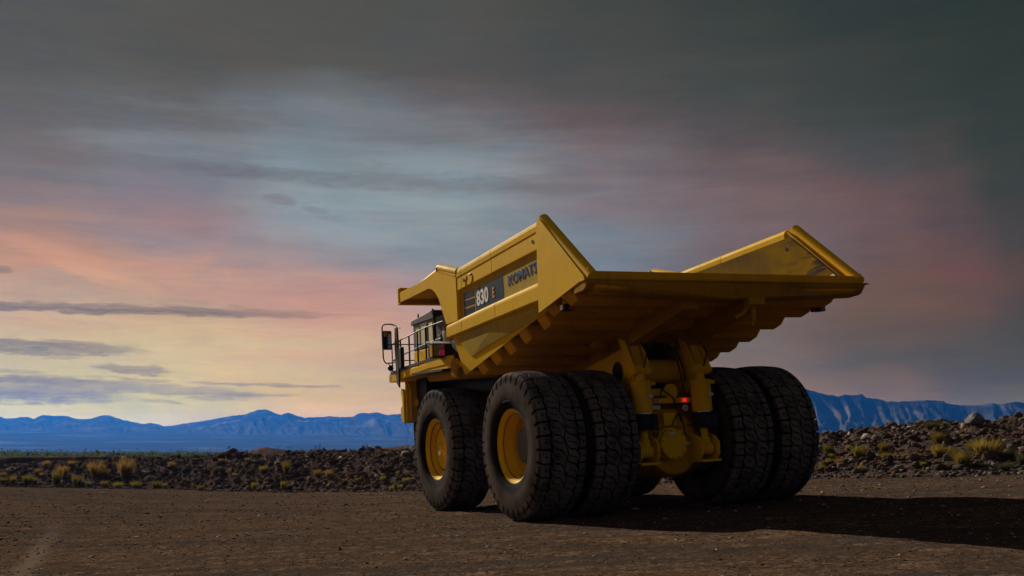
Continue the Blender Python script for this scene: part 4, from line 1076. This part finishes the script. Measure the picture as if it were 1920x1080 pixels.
TL = [ # px, base py, height px, width px, mat
 (5,907,12,14,'y'),(24,907,14,14,'y'),(51,908,16,20,'y'),(65,907,12,12,'y'),(106,911,27,22,'b2'),(144,912,20,22,'b2'),(167,913,10,14,'y'),(195,914,12,14,'y'),(221,914,10,18,'y'),(255,916,14,20,'y'),(292,915,12,16,'y'),(309,915,10,10,'y'),(377,917,7,12,'y'),(476,918,13,12,'y'),
 (7,895,10,12,'b'),(117,895,20,24,'b'),(181,894,28,28,'b'),(196,894,14,16,'b'),(236,894,32,32,'b'),(87,877,12,14,'b'),(135,874,10,14,'b'),(322,878,12,14,'b'),(417,868,8,16,'b2'),(465,867,9,12,'b2'),(70,889,10,10,'b'),(78,894,8,8,'b'),(440,893,6,10,'b'),
 (493,886,12,15,'b2'),(537,887,22,14,'b2'),(596,894,14,14,'b'),(617,896,14,18,'b'),(620,911,10,8,'b2'),(531,916,13,12,'y'),(646,903,6,10,'b'),(669,899,8,10,'b'),(679,901,8,8,'b2'),(719,904,12,12,'y'),(745,893,10,6,'y'),(761,891,8,8,'y'),(763,905,10,16,'y'),(735,920,9,10,'y'),(750,917,9,11,'y'),(655,917,5,8,'y'),
 (1551,852,18,14,'y'),(1559,860,10,14,'y'),(1554,871,12,14,'y'),(1574,874,15,20,'b'),(1541,884,14,12,'y'),(1612,857,20,32,'y'),(1590,845,10,12,'y'),(1657,846,16,20,'b2'),(1664,862,14,26,'y'),(1651,875,8,18,'b'),(1697,857,8,16,'b2'),(1727,857,8,14,'b2'),(1732,875,10,16,'y'),(1760,856,22,30,'b2'),(1784,853,14,30,'b2'),(1804,875,28,44,'b2'),(1749,806,16,34,'o'),(1759,830,20,28,'b2'),(1804,813,8,14,'b'),(1850,855,30,60,'b2'),(1826,843,14,26,'b2'),(1892,862,22,24,'o'),(1884,882,14,28,'o'),(1916,874,22,20,'o'),(1729,890,8,12,'y'),(1614,880,8,14,'b'),(1842,875,8,36,'o'),
]
ORD = ['first','second','third','fourth','fifth','sixth','seventh','eighth','ninth','tenth','eleventh','twelfth','thirteenth','fourteenth','fifteenth','sixteenth','seventeenth','eighteenth','nineteenth','twentieth','twenty-first','twenty-second','twenty-third','twenty-fourth']
MG = {'y': (GY, 'yellow-green'), 'b': (GB, 'dry brown'), 'b2': (GY, 'straw-coloured'), 'o': (GO, 'dull olive')}
GB2 = grass_mat('straw grass', (.15, .11, .018), (.30, .21, .04)); MG['b2'] = (GB2, 'straw-coloured')
rows = {}
def lane(t):
    px_, by = t[0], t[1]
    b0 = float(interp(px_, BASE)); c0 = float(interp(px_, CREST)); f = (b0-by)/(b0-c0)
    return ('left' if px_ < 900 else 'right', 'foot' if f < .30 else 'middle' if f < .72 else 'crest')
for t in sorted(TL):
    rows.setdefault(lane(t), []).append(t)
for (side, ln), lst in rows.items():
    for k, t in enumerate(lst):
        px_, by, h, w_, mk_ = t
        p = hit_ground(px_, by, surf)
        q_ = 0
        while p is None or (p.y > 95 and q_ < 14): q_ += 1; p = hit_ground(px_, by+q_, surf)
        sc = p.y/F; mm, cn = MG[mk_]
        o = bpy.data.objects.new('grass_tuft', tuft_variant(random.randrange(5), mm)); COL.objects.link(o)
        o.location = p - Vector((0, 0, .03)); o.scale = (w_*sc*.92, w_*sc*.82, h*sc*1.3); o.rotation_euler = (0, 0, random.random()*6)
        size = 'tiny' if h < 9 else 'small' if h < 13 else 'medium' if h < 19 else 'large'
        place = {'foot': 'along the foot of', 'middle': 'halfway up', 'crest': 'near the crest of'}[ln]
        tag(o, f'{size} {cn} tuft, {ORD[k]} from left among those {place} the {side} bank', 'grass tuft', 'grass tufts on the rubble banks')

# scrub on the plain far behind the left bank: uncountable
def scrub():
    r = np.random.RandomState(5); V = []; Fc = []; nb = 2300
    for i in range(nb):
        d = 116*math.exp(r.rand()**1.2*math.log(900/116)); px_ = r.uniform(-120, 900) if r.rand() < .85 else r.uniform(900, 2000)
        dr_ = ray(px_, HZ); x = dr_.x*d/dr_.y; z = float(gz(x, d)) - .1
        s = r.uniform(.8, 1.7)*(1.15 if d > 180 else .85)
        kk = 26 if d < 350 else 14
        for _ in range(kk):
            c = np.array([x, d, z]) + np.array([r.normal(0, .55), r.normal(0, .5), abs(r.normal(.45, .3))])*s
            a = r.normal(0, 1, (3, 3)); a *= .30*s/np.linalg.norm(a, axis=1)[:, None]
            b0 = len(V); V += [tuple(c+a[0]), tuple(c+a[1]), tuple(c+a[2])]; Fc.append((b0, b0+1, b0+2))
    return np_mesh('scrub', V, Fc)
SCM = grass_mat('scrub leaves', (.035, .05, .018), (.085, .10, .035))
o = link_mesh('scrub', scrub(), SCM); tag(o, 'band of low green desert scrub on the plain beyond the left bank', 'scrub', kind='stuff')
# utility poles
PM = simple('weathered pole', (.05, .04, .035), .8)
PL = [(341,838.5,'far utility pole standing first from the left above the green scrub'),(370,838.5,'far utility pole second from the left above the green scrub'),(394.5,838.5,'far utility pole third from the left above the green scrub'),(446,837.5,'far utility pole fourth from the left, at the end of the green scrub'),(547,836,'far utility pole fifth from the left, right of the dirt mound'),(565,839,'short far utility pole at the right end of the row')]
for px_, py_, lab in PL:
    d = 900.; rr_ = ray(px_, py_); x = rr_.x*d/rr_.y; zt = EYE + rr_.z*d/rr_.y; z0 = float(gz(x, d))-.3
    mb = MB().tube([(0,0,0),(0,0,zt-z0)], [.2,.14], 6); mb.box((-.9,-.08,zt-z0-.9),(.9,.08,zt-z0-.7))
    o = mb.build('utility_pole', PM, None, loc=(x, d, z0)); tag(o, lab, 'utility pole', 'utility poles on the plain')
# dry stalks on the crest
for px_, py_, h, lab in ((595,848,11,'sparse dry weed stalk on the crest of the left bank, the taller left one'),(684,846,10,'forked dry weed stalk on the bank crest nearest the front tyre')):
    p = hit_ground(px_, py_, surf); 
    if p is None: continue
    sc = p.y/F; mb = MB(); H = h*sc*1.3
    mb.tube([(0,0,0),(.02*H,0,H)], [.012,.006], 5)
    for k in range(7):
        z = H*(.25+.1*k); s_ = (-1)**k; mb.tube([(0,0,z),(s_*H*.3,.02,z+H*.25)], [.008,.004], 4)
        mb.obox((s_*H*.3,.02,z+H*.25), (.02,.02,.035), (0,s_*.4,0))
    o = mb.build('weed_stalk', GB, None, loc=p-Vector((0,0,.05))); tag(o, lab, 'weed')
# pale whip pole by the front tyre, far beyond the bank
d = 150.; a = ray(762, 842); b_ = ray(765.5, 818)
p0 = Vector((a.x*d/a.y, d, EYE+a.z*d/a.y-1.2)); p1 = Vector((b_.x*d/b_.y, d, EYE+b_.z*d/b_.y))
mb = MB()
for k in range(6):
    q0 = p0.lerp(p1, k/6+.01)-p0; q1 = p0.lerp(p1, (k+.8)/6)-p0; mb.tube([q0, q1], .045, 6)
mb.tube([Vector((0,0,-.2)), p1-p0], .02, 5)
o = mb.build('marker_pole', WHTT, None, loc=p0); tag(o, 'thin white leaning marker pole beyond the bank beside the front tyre', 'marker pole')

# mountains
RIDGE = [(-700,770),(-500,788),(-300,775),(-120,785),(-40,778),(0,781),(12,785),(30,783.5),(50,781.5),(65,785),(79,778),(100,780),(119,779),(135,783),(148,786),(172,785),(185,780),(200,778),(215,782),(232,788),(250,791),(268,795),(278,793.5),(292,794),(308,799),(325,798),(345,794),(370,791),(400,786),(415,783),(435,779.5),(455,778),(470,773),(485,768.5),(498,767.5),(510,772),(522,777),(528,777.5),(540,773),(548,776),(560,781),(570,783),(600,782),(615,780.5),(640,782),(660,781.5),(672,776),(680,774),(690,775),(705,773),(712,774),(725,778),(740,777),(755,776),(800,780),(1000,770),(1200,755),(1400,745),(1490,722),(1509,728),(1520,732),(1545,739),(1572,743),(1585,740),(1602,741),(1615,739),(1625,746),(1650,748),(1662,753),(1690,753),(1720,751),(1745,750.5),(1768,751.5),(1775,756),(1800,760),(1820,760),(1845,759),(1860,756),(1875,758),(1905,753),(1920,755),(2100,760),(2400,750),(2700,770)]
def mtn():
    P_ = np.arange(-700, 2700, 2.0)
    yc = np.interp(P_, [r[0] for r in RIDGE], [r[1] for r in RIDGE]) + 1.5*fbm(P_*.09, P_*0, 4, 41)
    u = (P_-960)/F; v = -(yc-540)/F
    dx = u; dy = math.cos(PIT) - v*math.sin(PIT); dzz = math.sin(PIT) + v*math.cos(PIT)
    rows_ = np.concatenate([np.linspace(0, 1, 60), np.linspace(1.04, 1.5, 8)])
    Pm, Rm = np.meshgrid(P_, rows_, indexing='ij')
    U = (dx/dy)[:, None]; tz = (dzz/dy)[:, None]
    dist = np.interp(P_, [800, 1450], [6000, 3900])[:, None]
    Dc = dist*(1 + .04*fbm(P_*.008, P_*0+.5, 3, 44)[:, None])
    D0 = dist*.74
    Dd = D0 + (Dc-D0)*Rm
    X = U*Dd; Y = Dd + 0*U
    g = gz(X, Y)
    Hc = EYE + tz*Dc
    gc = gz(U*Dc, Dc)
    H = Hc - gc + 12
    q = np.clip(Rm, 0, 1)
    rid = 1-np.abs(fbm(Pm*.022 + .6*q, q*1.3+Pm*.004, 3, 51))*2.2       # spurs running down
    rid2 = 1-np.abs(fbm(Pm*.07 + 1.5*q, q*4, 3, 57))*2.0
    ex = 1.9 - .75*rid
    prof = q**np.clip(ex, .8, 3.2)
    low = np.exp(-((q-.45)/.18)**2)*.12*np.clip(rid, 0, 1)
    Z = H*(prof + low*(1-q) + .07*(rid2-.5)*q*(1-q)*3)
    Z = np.where(Rm > 1, H*(1-(Rm-1)*1.6), Z)
    return np.stack([X, Y, g - 12 + Z], -1), Pm.shape
V, sh = mtn()
def mtn_mat():
    m, nt, b = mat('bare mountain rock')
    tc = N(nt, 'ShaderNodeTexCoord').outputs['Object']
    mp = N(nt, 'ShaderNodeMapping'); nt.links.new(tc, mp.inputs[0]); mp.inputs['Scale'].default_value = (1, .35, 1.6)
    n = noise(nt, mp.outputs[0], .008, 8, .65, .5); n2 = noise(nt, tc, .0015, 4)
    c = ramp(nt, n.outputs['Fac'], [(.38, (.010, .009, .008)), (.52, (.04, .032, .026)), (.66, (.22, .18, .14))]).outputs[0]
    sz = N(nt, 'ShaderNodeSeparateXYZ'); nt.links.new(tc, sz.inputs[0])
    apron = ramp(nt, math_(nt, 'ADD', math_(nt, 'DIVIDE', sz.outputs[2], 300.), math_(nt, 'MULTIPLY', math_(nt, 'SUBTRACT', n2.outputs['Fac'], .5), .5)), [(.16, g3(.8)), (.5, g3(0))]).outputs[0]
    c = mixc(nt, apron, c, (.12, .105, .08))
    c = mixc(nt, ramp(nt, n2.outputs['Fac'], [(.4, g3(0)), (.65, g3(.5))]).outputs[0], c, (.07, .07, .05))
    nt.links.new(c, b.inputs['Base Color']); b.inputs['Roughness'].default_value = 1; b.inputs['Specular IOR Level'].default_value = 0
    bump(nt, n.outputs['Fac'], 1.0, 20, b)
    return m
o = link_mesh('mountains', np_mesh('mountains', V.reshape(-1, 3), grid_faces(*sh), smooth=True), mtn_mat()); tag(o, kind='structure')

# ------------------------------------------------------------------ haze
HAZE_TOP = 252.; SIG = 0.86e-4
mb = MB().box((-9000,-9000,-60), (9000,9000,HAZE_TOP))
hz = mb.build('haze', None, None)
m = bpy.data.materials.new('blue air'); m.use_nodes = True; nt = m.node_tree; nt.nodes.clear()
out = N(nt, 'ShaderNodeOutputMaterial'); pv = N(nt, 'ShaderNodeVolumePrincipled')
pv.inputs['Color'].default_value = (.03, .27, 1.0, 1); pv.inputs['Density'].default_value = SIG; pv.inputs['Anisotropy'].default_value = .48
nt.links.new(pv.outputs[0], out.inputs['Volume'])
hz.data.materials.append(m); tag(hz, 'thin blue air between the camera and the mountains', 'haze', kind='stuff')

# ------------------------------------------------------------------ sun
sunT = Vector((-.36, 1.86, 1.0)).normalized(); sunW = (RTW @ sunT).normalized()
sd = bpy.data.lights.new('sun', 'SUN'); sd.energy = 5.0; sd.angle = math.radians(.5); sd.color = (1, .92, .78)
so = bpy.data.objects.new('sun', sd); COL.objects.link(so); so.rotation_euler = sunW.to_track_quat('Z', 'Y').to_euler(); so.location = sunW*50
sel = math.asin(sunW.z); saz = math.atan2(sunW.x, sunW.y)

# ------------------------------------------------------------------ sky (world)
def lin(c):
    return tuple(((v/255)/12.92 if v/255 <= .04045 else ((v/255+.055)/1.055)**2.4) for v in c)
def azel(px, py):
    d = ray(px, py).normalized(); return math.degrees(math.atan2(d.x, d.y)), math.degrees(math.asin(d.z))
world = bpy.data.worlds.new('World'); SC.world = world; world.use_nodes = True
nt = world.node_tree; nt.nodes.clear()
out = N(nt, 'ShaderNodeOutputWorld'); bg = N(nt, 'ShaderNodeBackground'); nt.links.new(bg.outputs[0], out.inputs[0])
geo = N(nt, 'ShaderNodeTexCoord'); gen = geo.outputs['Generated']
sep = N(nt, 'ShaderNodeSeparateXYZ'); nt.links.new(gen, sep.inputs[0])
azn = math_(nt, 'ARCTAN2', sep.outputs[0], sep.outputs[1]); eln = math_(nt, 'ARCSINE', sep.outputs[2])
azd = math_(nt, 'MULTIPLY', azn, 180/PI); eld = math_(nt, 'MULTIPLY', eln, 180/PI)
cb = N(nt, 'ShaderNodeCombineXYZ'); nt.links.new(azd, cb.inputs[0]); nt.links.new(eld, cb.inputs[1])
def mapv(vec, sc, rotz=0, off=(0,0,0)):
    mp = N(nt, 'ShaderNodeMapping'); nt.links.new(vec, mp.inputs[0]); mp.inputs['Scale'].default_value = sc; mp.inputs['Rotation'].default_value = (0,0,math.radians(rotz)); mp.inputs['Location'].default_value = off
    return mp.outputs[0]
v2 = cb.outputs[0]
wn = noise(nt, mapv(v2, (.06,.14,1), -6), 1.0, 6, .6, .4)
wn2 = noise(nt, mapv(v2, (.05,.5,1), -5, (7,3,0)), 1.0, 6, .62, .3)
sc3 = N(nt, 'ShaderNodeSeparateColor'); nt.links.new(wn.outputs['Color'], sc3.inputs[0])
azw = math_(nt, 'ADD', azd, math_(nt, 'MULTIPLY', math_(nt, 'SUBTRACT', sc3.outputs[0], .5), 10.0))
elw = math_(nt, 'ADD', eld, math_(nt, 'MULTIPLY', math_(nt, 'SUBTRACT', sc3.outputs[1], .5), 5.0))
elw = math_(nt, 'ADD', elw, math_(nt, 'MULTIPLY', math_(nt, 'SUBTRACT', wn2.outputs['Fac'], .5), 3.0))
ELMAX = 26.0
# columns of sky colour: px -> list of (py, srgb) down the picture
CO = {
 -700: [(0,(84,84,80)),(100,(88,87,84)),(200,(108,106,106)),(300,(135,125,124)),(440,(200,155,138)),(560,(225,182,150)),(700,(238,210,165)),(790,(238,214,160)),(850,(225,200,155))],
 0: [(0,(82,82,78)),(100,(86,86,83)),(200,(102,102,106)),(300,(120,114,122)),(380,(140,124,132)),(440,(164,134,132)),(490,(186,144,133)),(530,(184,153,145)),(600,(196,174,160)),(660,(200,188,162)),(720,(205,200,160)),(790,(208,194,142)),(850,(190,180,150))],
 300: [(0,(84,84,82)),(100,(86,85,84)),(170,(98,98,102)),(260,(118,124,134)),(330,(126,126,138)),(400,(150,126,132)),(450,(158,140,146)),(500,(190,150,140)),(560,(184,150,142)),(620,(200,172,152)),(680,(205,188,163)),(740,(206,195,162)),(790,(208,188,142)),(850,(190,180,150))],
 600: [(0,(80,82,80)),(120,(86,86,86)),(200,(104,112,120)),(280,(120,130,140)),(360,(134,150,158)),(420,(142,152,162)),(470,(148,142,150)),(530,(186,146,142)),(590,(190,148,142)),(640,(204,168,152)),(700,(205,180,158)),(750,(207,182,154)),(790,(200,170,145)),(850,(180,170,150))],
 850: [(0,(78,80,80)),(140,(86,84,86)),(220,(104,100,108)),(300,(128,138,146)),(370,(138,154,160)),(430,(134,146,154)),(490,(140,142,152)),(560,(172,146,152)),(640,(186,154,148)),(700,(196,166,150)),(790,(200,165,140)),(850,(180,160,140))],
 1100: [(0,(68,72,72)),(160,(80,80,82)),(230,(98,88,94)),(300,(118,110,118)),(370,(124,118,128)),(430,(120,128,140)),(500,(116,128,144)),(600,(126,116,122)),(700,(150,126,120)),(790,(160,132,118)),(850,(140,125,115))],
 1400: [(0,(58,65,65)),(180,(70,74,76)),(260,(84,80,86)),(340,(108,93,98)),(420,(115,99,106)),(500,(110,98,106)),(600,(112,106,112)),(660,(120,108,110)),(730,(134,112,104)),(790,(140,112,98)),(850,(120,105,100))],
 1650: [(0,(52,60,60)),(200,(64,70,72)),(290,(78,78,84)),(360,(102,83,88)),(430,(103,84,91)),(520,(106,85,90)),(600,(106,88,90)),(660,(96,90,94)),(720,(112,96,92)),(760,(128,104,92)),(850,(110,95,90))],
 1780: [(0,(49,58,58)),(200,(58,66,68)),(340,(82,74,79)),(430,(90,76,84)),(540,(106,80,86)),(600,(98,80,85)),(660,(84,80,84)),(720,(96,88,88)),(760,(112,96,88)),(850,(100,90,88))],
 1900: [(0,(46,56,56)),(200,(52,62,64)),(330,(60,66,70)),(450,(72,70,78)),(540,(88,74,80)),(620,(74,72,76)),(700,(84,82,84)),(760,(98,90,84)),(850,(90,85,85))],
 2500: [(0,(34,40,42)),(300,(42,46,50)),(600,(54,54,58)),(850,(60,58,58))],
}
# light the air adds on the way, measured once: per colour (level, share that follows the sun glare)
INS_A = (-0.0003, 0.0273, 0.1339); INS_B = (0.0121, 0.0983, 0.3082)
def airlight(az_, el_):
    d = Vector((math.sin(math.radians(az_))*math.cos(math.radians(el_)), math.cos(math.radians(az_))*math.cos(math.radians(el_)), math.sin(math.radians(el_))))
    T = math.exp(-SIG*min((HAZE_TOP-EYE)/max(d.z, .012), 9000/max(d.y, .3))); c = d.dot(sunW); gq = .48
    ph = (1-gq*gq)/(1+gq*gq-2*gq*c)**1.5
    return T, [(1-T)*(a+b_*ph) for a, b_ in zip(INS_A, INS_B)]
def comp(c, px_, py_):
    az_, el_ = azel(px_, py_); T, S_ = airlight(az_, max(el_, .8)); w_ = list(lin(c))
    ex = max(0, S_[2]*1.02 - w_[2])                 # where the air is already bluer than the cloud, keep the hue neutral
    w_[1] += .30*ex; w_[0] += .04*ex
    return tuple(max(.003, (v-i)/T) for v, i in zip(w_, S_))
fe = math_(nt, 'DIVIDE', math_(nt, 'ADD', elw, 0.0), ELMAX+4, clamp=True)
cols = []
for p, lst in sorted(CO.items()):
    st = []
    for py, c in lst[::-1]:
        # elevation of this picture row on this azimuth
        e = azel(min(max(p, -200), 2100), py)[1]; st.append((max(0, e)/(ELMAX+4), comp(c, p, py)))
    st = sorted(st)
    st.append((.99, lin(tuple(v*.8 for v in lst[0][1]))))
    cols.append((azel(p, 600)[0], ramp(nt, fe, st).outputs[0]))
cur = cols[0][1]
for (a0, c0), (a1, c1) in zip(cols[:-1], cols[1:]):
    mr = N(nt, 'ShaderNodeMapRange'); mr.interpolation_type = 'SMOOTHSTEP'; nt.links.new(azw, mr.inputs[0]); mr.inputs[1].default_value = a0; mr.inputs[2].default_value = a1
    cur = mixc(nt, mr.outputs[0], cur, c1)
# fine wisps
w1 = noise(nt, mapv(v2, (.10,.9,1), -5, (3,1,0)), 1.0, 8, .68, .5)
w2 = noise(nt, mapv(v2, (.35,2.2,1), -9, (5,2,0)), 1.0, 8, .68, .6)
wf = math_(nt, 'ADD', math_(nt, 'MULTIPLY', math_(nt, 'SUBTRACT', w1.outputs['Fac'], .5), .62), math_(nt, 'MULTIPLY', math_(nt, 'SUBTRACT', w2.outputs['Fac'], .5), .36))
amp = ramp(nt, math_(nt, 'DIVIDE', eld, 30.0, clamp=True), [(0, g3(.6)), (.55, g3(1)), (.8, g3(.3))]).outputs[0]
w4 = noise(nt, mapv(v2, (.16,.55,1), -14, (9,4,0)), 1.0, 7, .6, 1.2)
gain = math_(nt, 'MULTIPLY_ADD', wf, amp, 1.0)
cur = mixc(nt, 1.0, cur, gain, 'MULTIPLY')
tone = ramp(nt, w4.outputs['Fac'], [(.36, (.90, .97, 1.05)), (.5, (1, 1, 1)), (.64, (1.06, .985, .95))]).outputs[0]
cur = mixc(nt, .8, cur, tone, 'MULTIPLY')
# dark streak clouds: (px0,py0)-(px1,py1) spindle, half thickness px, strength
STREAK = [(-350,548,640,590,5,.62),(-300,562,610,594,4,.75),(-350,557,560,584,7,.35),(-300,640,262,658,9,.85),(-300,632,180,646,6,.5),(170,688,320,698,7,.7),(80,672,150,671,2,.5),(-300,722,240,726,16,.8),(-300,738,230,748,9,.75),(200,722,500,744,8,.6),(-100,712,210,714,4,.6),(230,712,320,714,3,.5),(360,718,640,727,2.5,.65),(400,740,560,740,2.5,.45),(260,752,350,755,2.5,.5),(-40,692,85,698,3,.5),(-60,500,24,506,5,.6),
 (-60,190,420,232,16,.30,(84,80,84)),(60,285,520,322,9,.30,(100,96,104)),(430,322,1060,352,8,.40,(96,94,102)),(496,371,550,379,5,.55,(118,112,122)),(570,388,612,396,4,.4,(122,114,124)),(600,408,645,414,3,.4,(132,122,130)),
 (300,128,760,180,14,.22,(92,90,92)),(120,250,470,262,7,.3,(134,138,146)),(560,200,900,250,9,.28,(120,122,130)),(700,300,1000,318,8,.4,(146,158,166)),(420,420,760,452,12,.30,(156,164,172)),
 (20,448,230,516,11,.45,(214,158,138)),(120,498,300,548,7,.5,(216,164,142)),(240,350,470,440,26,.35,(146,122,134)),(420,560,760,612,16,.32,(198,150,142)),(480,640,760,690,14,.35,(206,162,146)),(0,600,160,612,6,.4,(206,160,146)),(420,640,640,652,7,.3,(212,204,166)),
 (1080,215,1500,262,22,.16,(110,90,94)),(1450,330,1800,372,26,.15,(118,86,92)),(1150,300,1500,345,12,.25,(100,92,100)),(1560,640,1920,700,14,.30,(80,76,82)),(1330,600,1640,648,12,.25,(100,92,98)),(1400,700,1760,724,9,.25,(124,102,102)),(1500,160,1920,215,26,.25,(58,64,67)),(1650,470,1880,600,34,.12,(108,82,86))]
def scol_at(px_, py_):
    return comp((118,110,114) if py_ < 610 else (124,114,112), px_, py_)
w5 = noise(nt, mapv(v2, (.9,4.5,1), -4, (1,6,0)), 1.0, 6, .65, .4)
for (xa, ya, xb, yb, th_, stg, *cc) in STREAK:
    a0, e0 = azel(xa, ya); a1, e1 = azel(xb, yb); L_ = math.hypot(a1-a0, e1-e0); an = math.atan2(e1-e0, a1-a0)
    thd = th_*1.25/36.3
    cx, cy = (a0+a1)/2, (e0+e1)/2
    X_ = math_(nt, 'SUBTRACT', azd, cx); Y_ = math_(nt, 'SUBTRACT', eld, cy)
    Y_ = math_(nt, 'ADD', Y_, math_(nt, 'MULTIPLY', math_(nt, 'SUBTRACT', w2.outputs['Fac'], .5), thd*2.4+.35))
    Y_ = math_(nt, 'ADD', Y_, math_(nt, 'MULTIPLY', math_(nt, 'SUBTRACT', w5.outputs['Fac'], .5), thd*1.6))
    ca, sa = math.cos(an), math.sin(an)
    P1 = math_(nt, 'ADD', math_(nt, 'MULTIPLY', X_, ca/(L_/2)), math_(nt, 'MULTIPLY', Y_, sa/(L_/2)))
    P2 = math_(nt, 'ADD', math_(nt, 'MULTIPLY', X_, -sa/thd), math_(nt, 'MULTIPLY', Y_, ca/thd))
    q = math_(nt, 'ADD', math_(nt, 'POWER', math_(nt, 'ABSOLUTE', P1), 3.0), math_(nt, 'MULTIPLY', P2, P2))
    mr = N(nt, 'ShaderNodeMapRange'); mr.interpolation_type = 'SMOOTHSTEP'; nt.links.new(q, mr.inputs[0]); mr.inputs[1].default_value = (3.0 if cc else 1.7); mr.inputs[2].default_value = (0.0 if cc else .2); mr.inputs[3].default_value = 0; mr.inputs[4].default_value = stg
    soft = math_(nt, 'MULTIPLY', mr.outputs[0], ramp(nt, w5.outputs['Fac'], [(.3, g3(.55)), (.6, g3(1))]).outputs[0])
    cur = mixc(nt, soft, cur, comp(cc[0], (xa+xb)/2, (ya+yb)/2) if cc else scol_at((xa+xb)/2, (ya+yb)/2))
# unseen sky overhead and behind, tone added to steer shadows and fill
front = math_(nt, 'MULTIPLY', sep.outputs[1], 1.0)
bk = ramp(nt, math_(nt, 'MULTIPLY_ADD', front, .5, .5), [(.40, g3(1)), (.72, g3(0))]).outputs[0]
left = ramp(nt, math_(nt, 'MULTIPLY_ADD', sep.outputs[0], .5, .5), [(.05, g3(0)), (.30, g3(1))]).outputs[0]
bk = math_(nt, 'MULTIPLY', bk, left)
hi = ramp(nt, math_(nt, 'DIVIDE', eld, 90.0, clamp=True), [(.33, g3(0)), (.5, g3(1))]).outputs[0]
cur = mixc(nt, bk, cur, (.115, .106, .104))
cur = mixc(nt, hi, cur, (.045, .046, .050))
below = ramp(nt, math_(nt, 'MULTIPLY_ADD', sep.outputs[2], 1.0, .5), [(.40, g3(1)), (.49, g3(0))]).outputs[0]
cur = mixc(nt, below, cur, (.02, .018, .016))
sky = N(nt, 'ShaderNodeTexSky'); sky.sky_type = 'NISHITA'; sky.sun_disc = False; sky.sun_elevation = sel; sky.sun_rotation = saz; sky.dust_density = 2
sk = N(nt, 'ShaderNodeVectorMath', operation='SCALE'); nt.links.new(sky.outputs[0], sk.inputs[0]); sk.inputs['Scale'].default_value = .05
cur = mixc(nt, .004, cur, sk.outputs[0])
nt.links.new(cur, bg.inputs[0]); bg.inputs[1].default_value = 1.0

# ------------------------------------------------------------------ camera and render
cd = bpy.data.cameras.new('camera'); cd.sensor_width = 36; cd.lens = F/1920*36; cd.clip_end = 30000; cd.clip_start = .1
co_ = bpy.data.objects.new('camera', cd); COL.objects.link(co_); co_.matrix_world = Matrix.Translation(CW) @ BW.to_4x4()
SC.camera = co_
SC.render.engine = 'CYCLES'
SC.view_settings.view_transform = 'Standard'; SC.view_settings.look = 'None'; SC.view_settings.exposure = 0; SC.view_settings.gamma = 1
SC.cycles.volume_bounces = 1; SC.cycles.max_bounces = 8; SC.cycles.use_denoising = True
SC.cycles.diffuse_bounces = 4
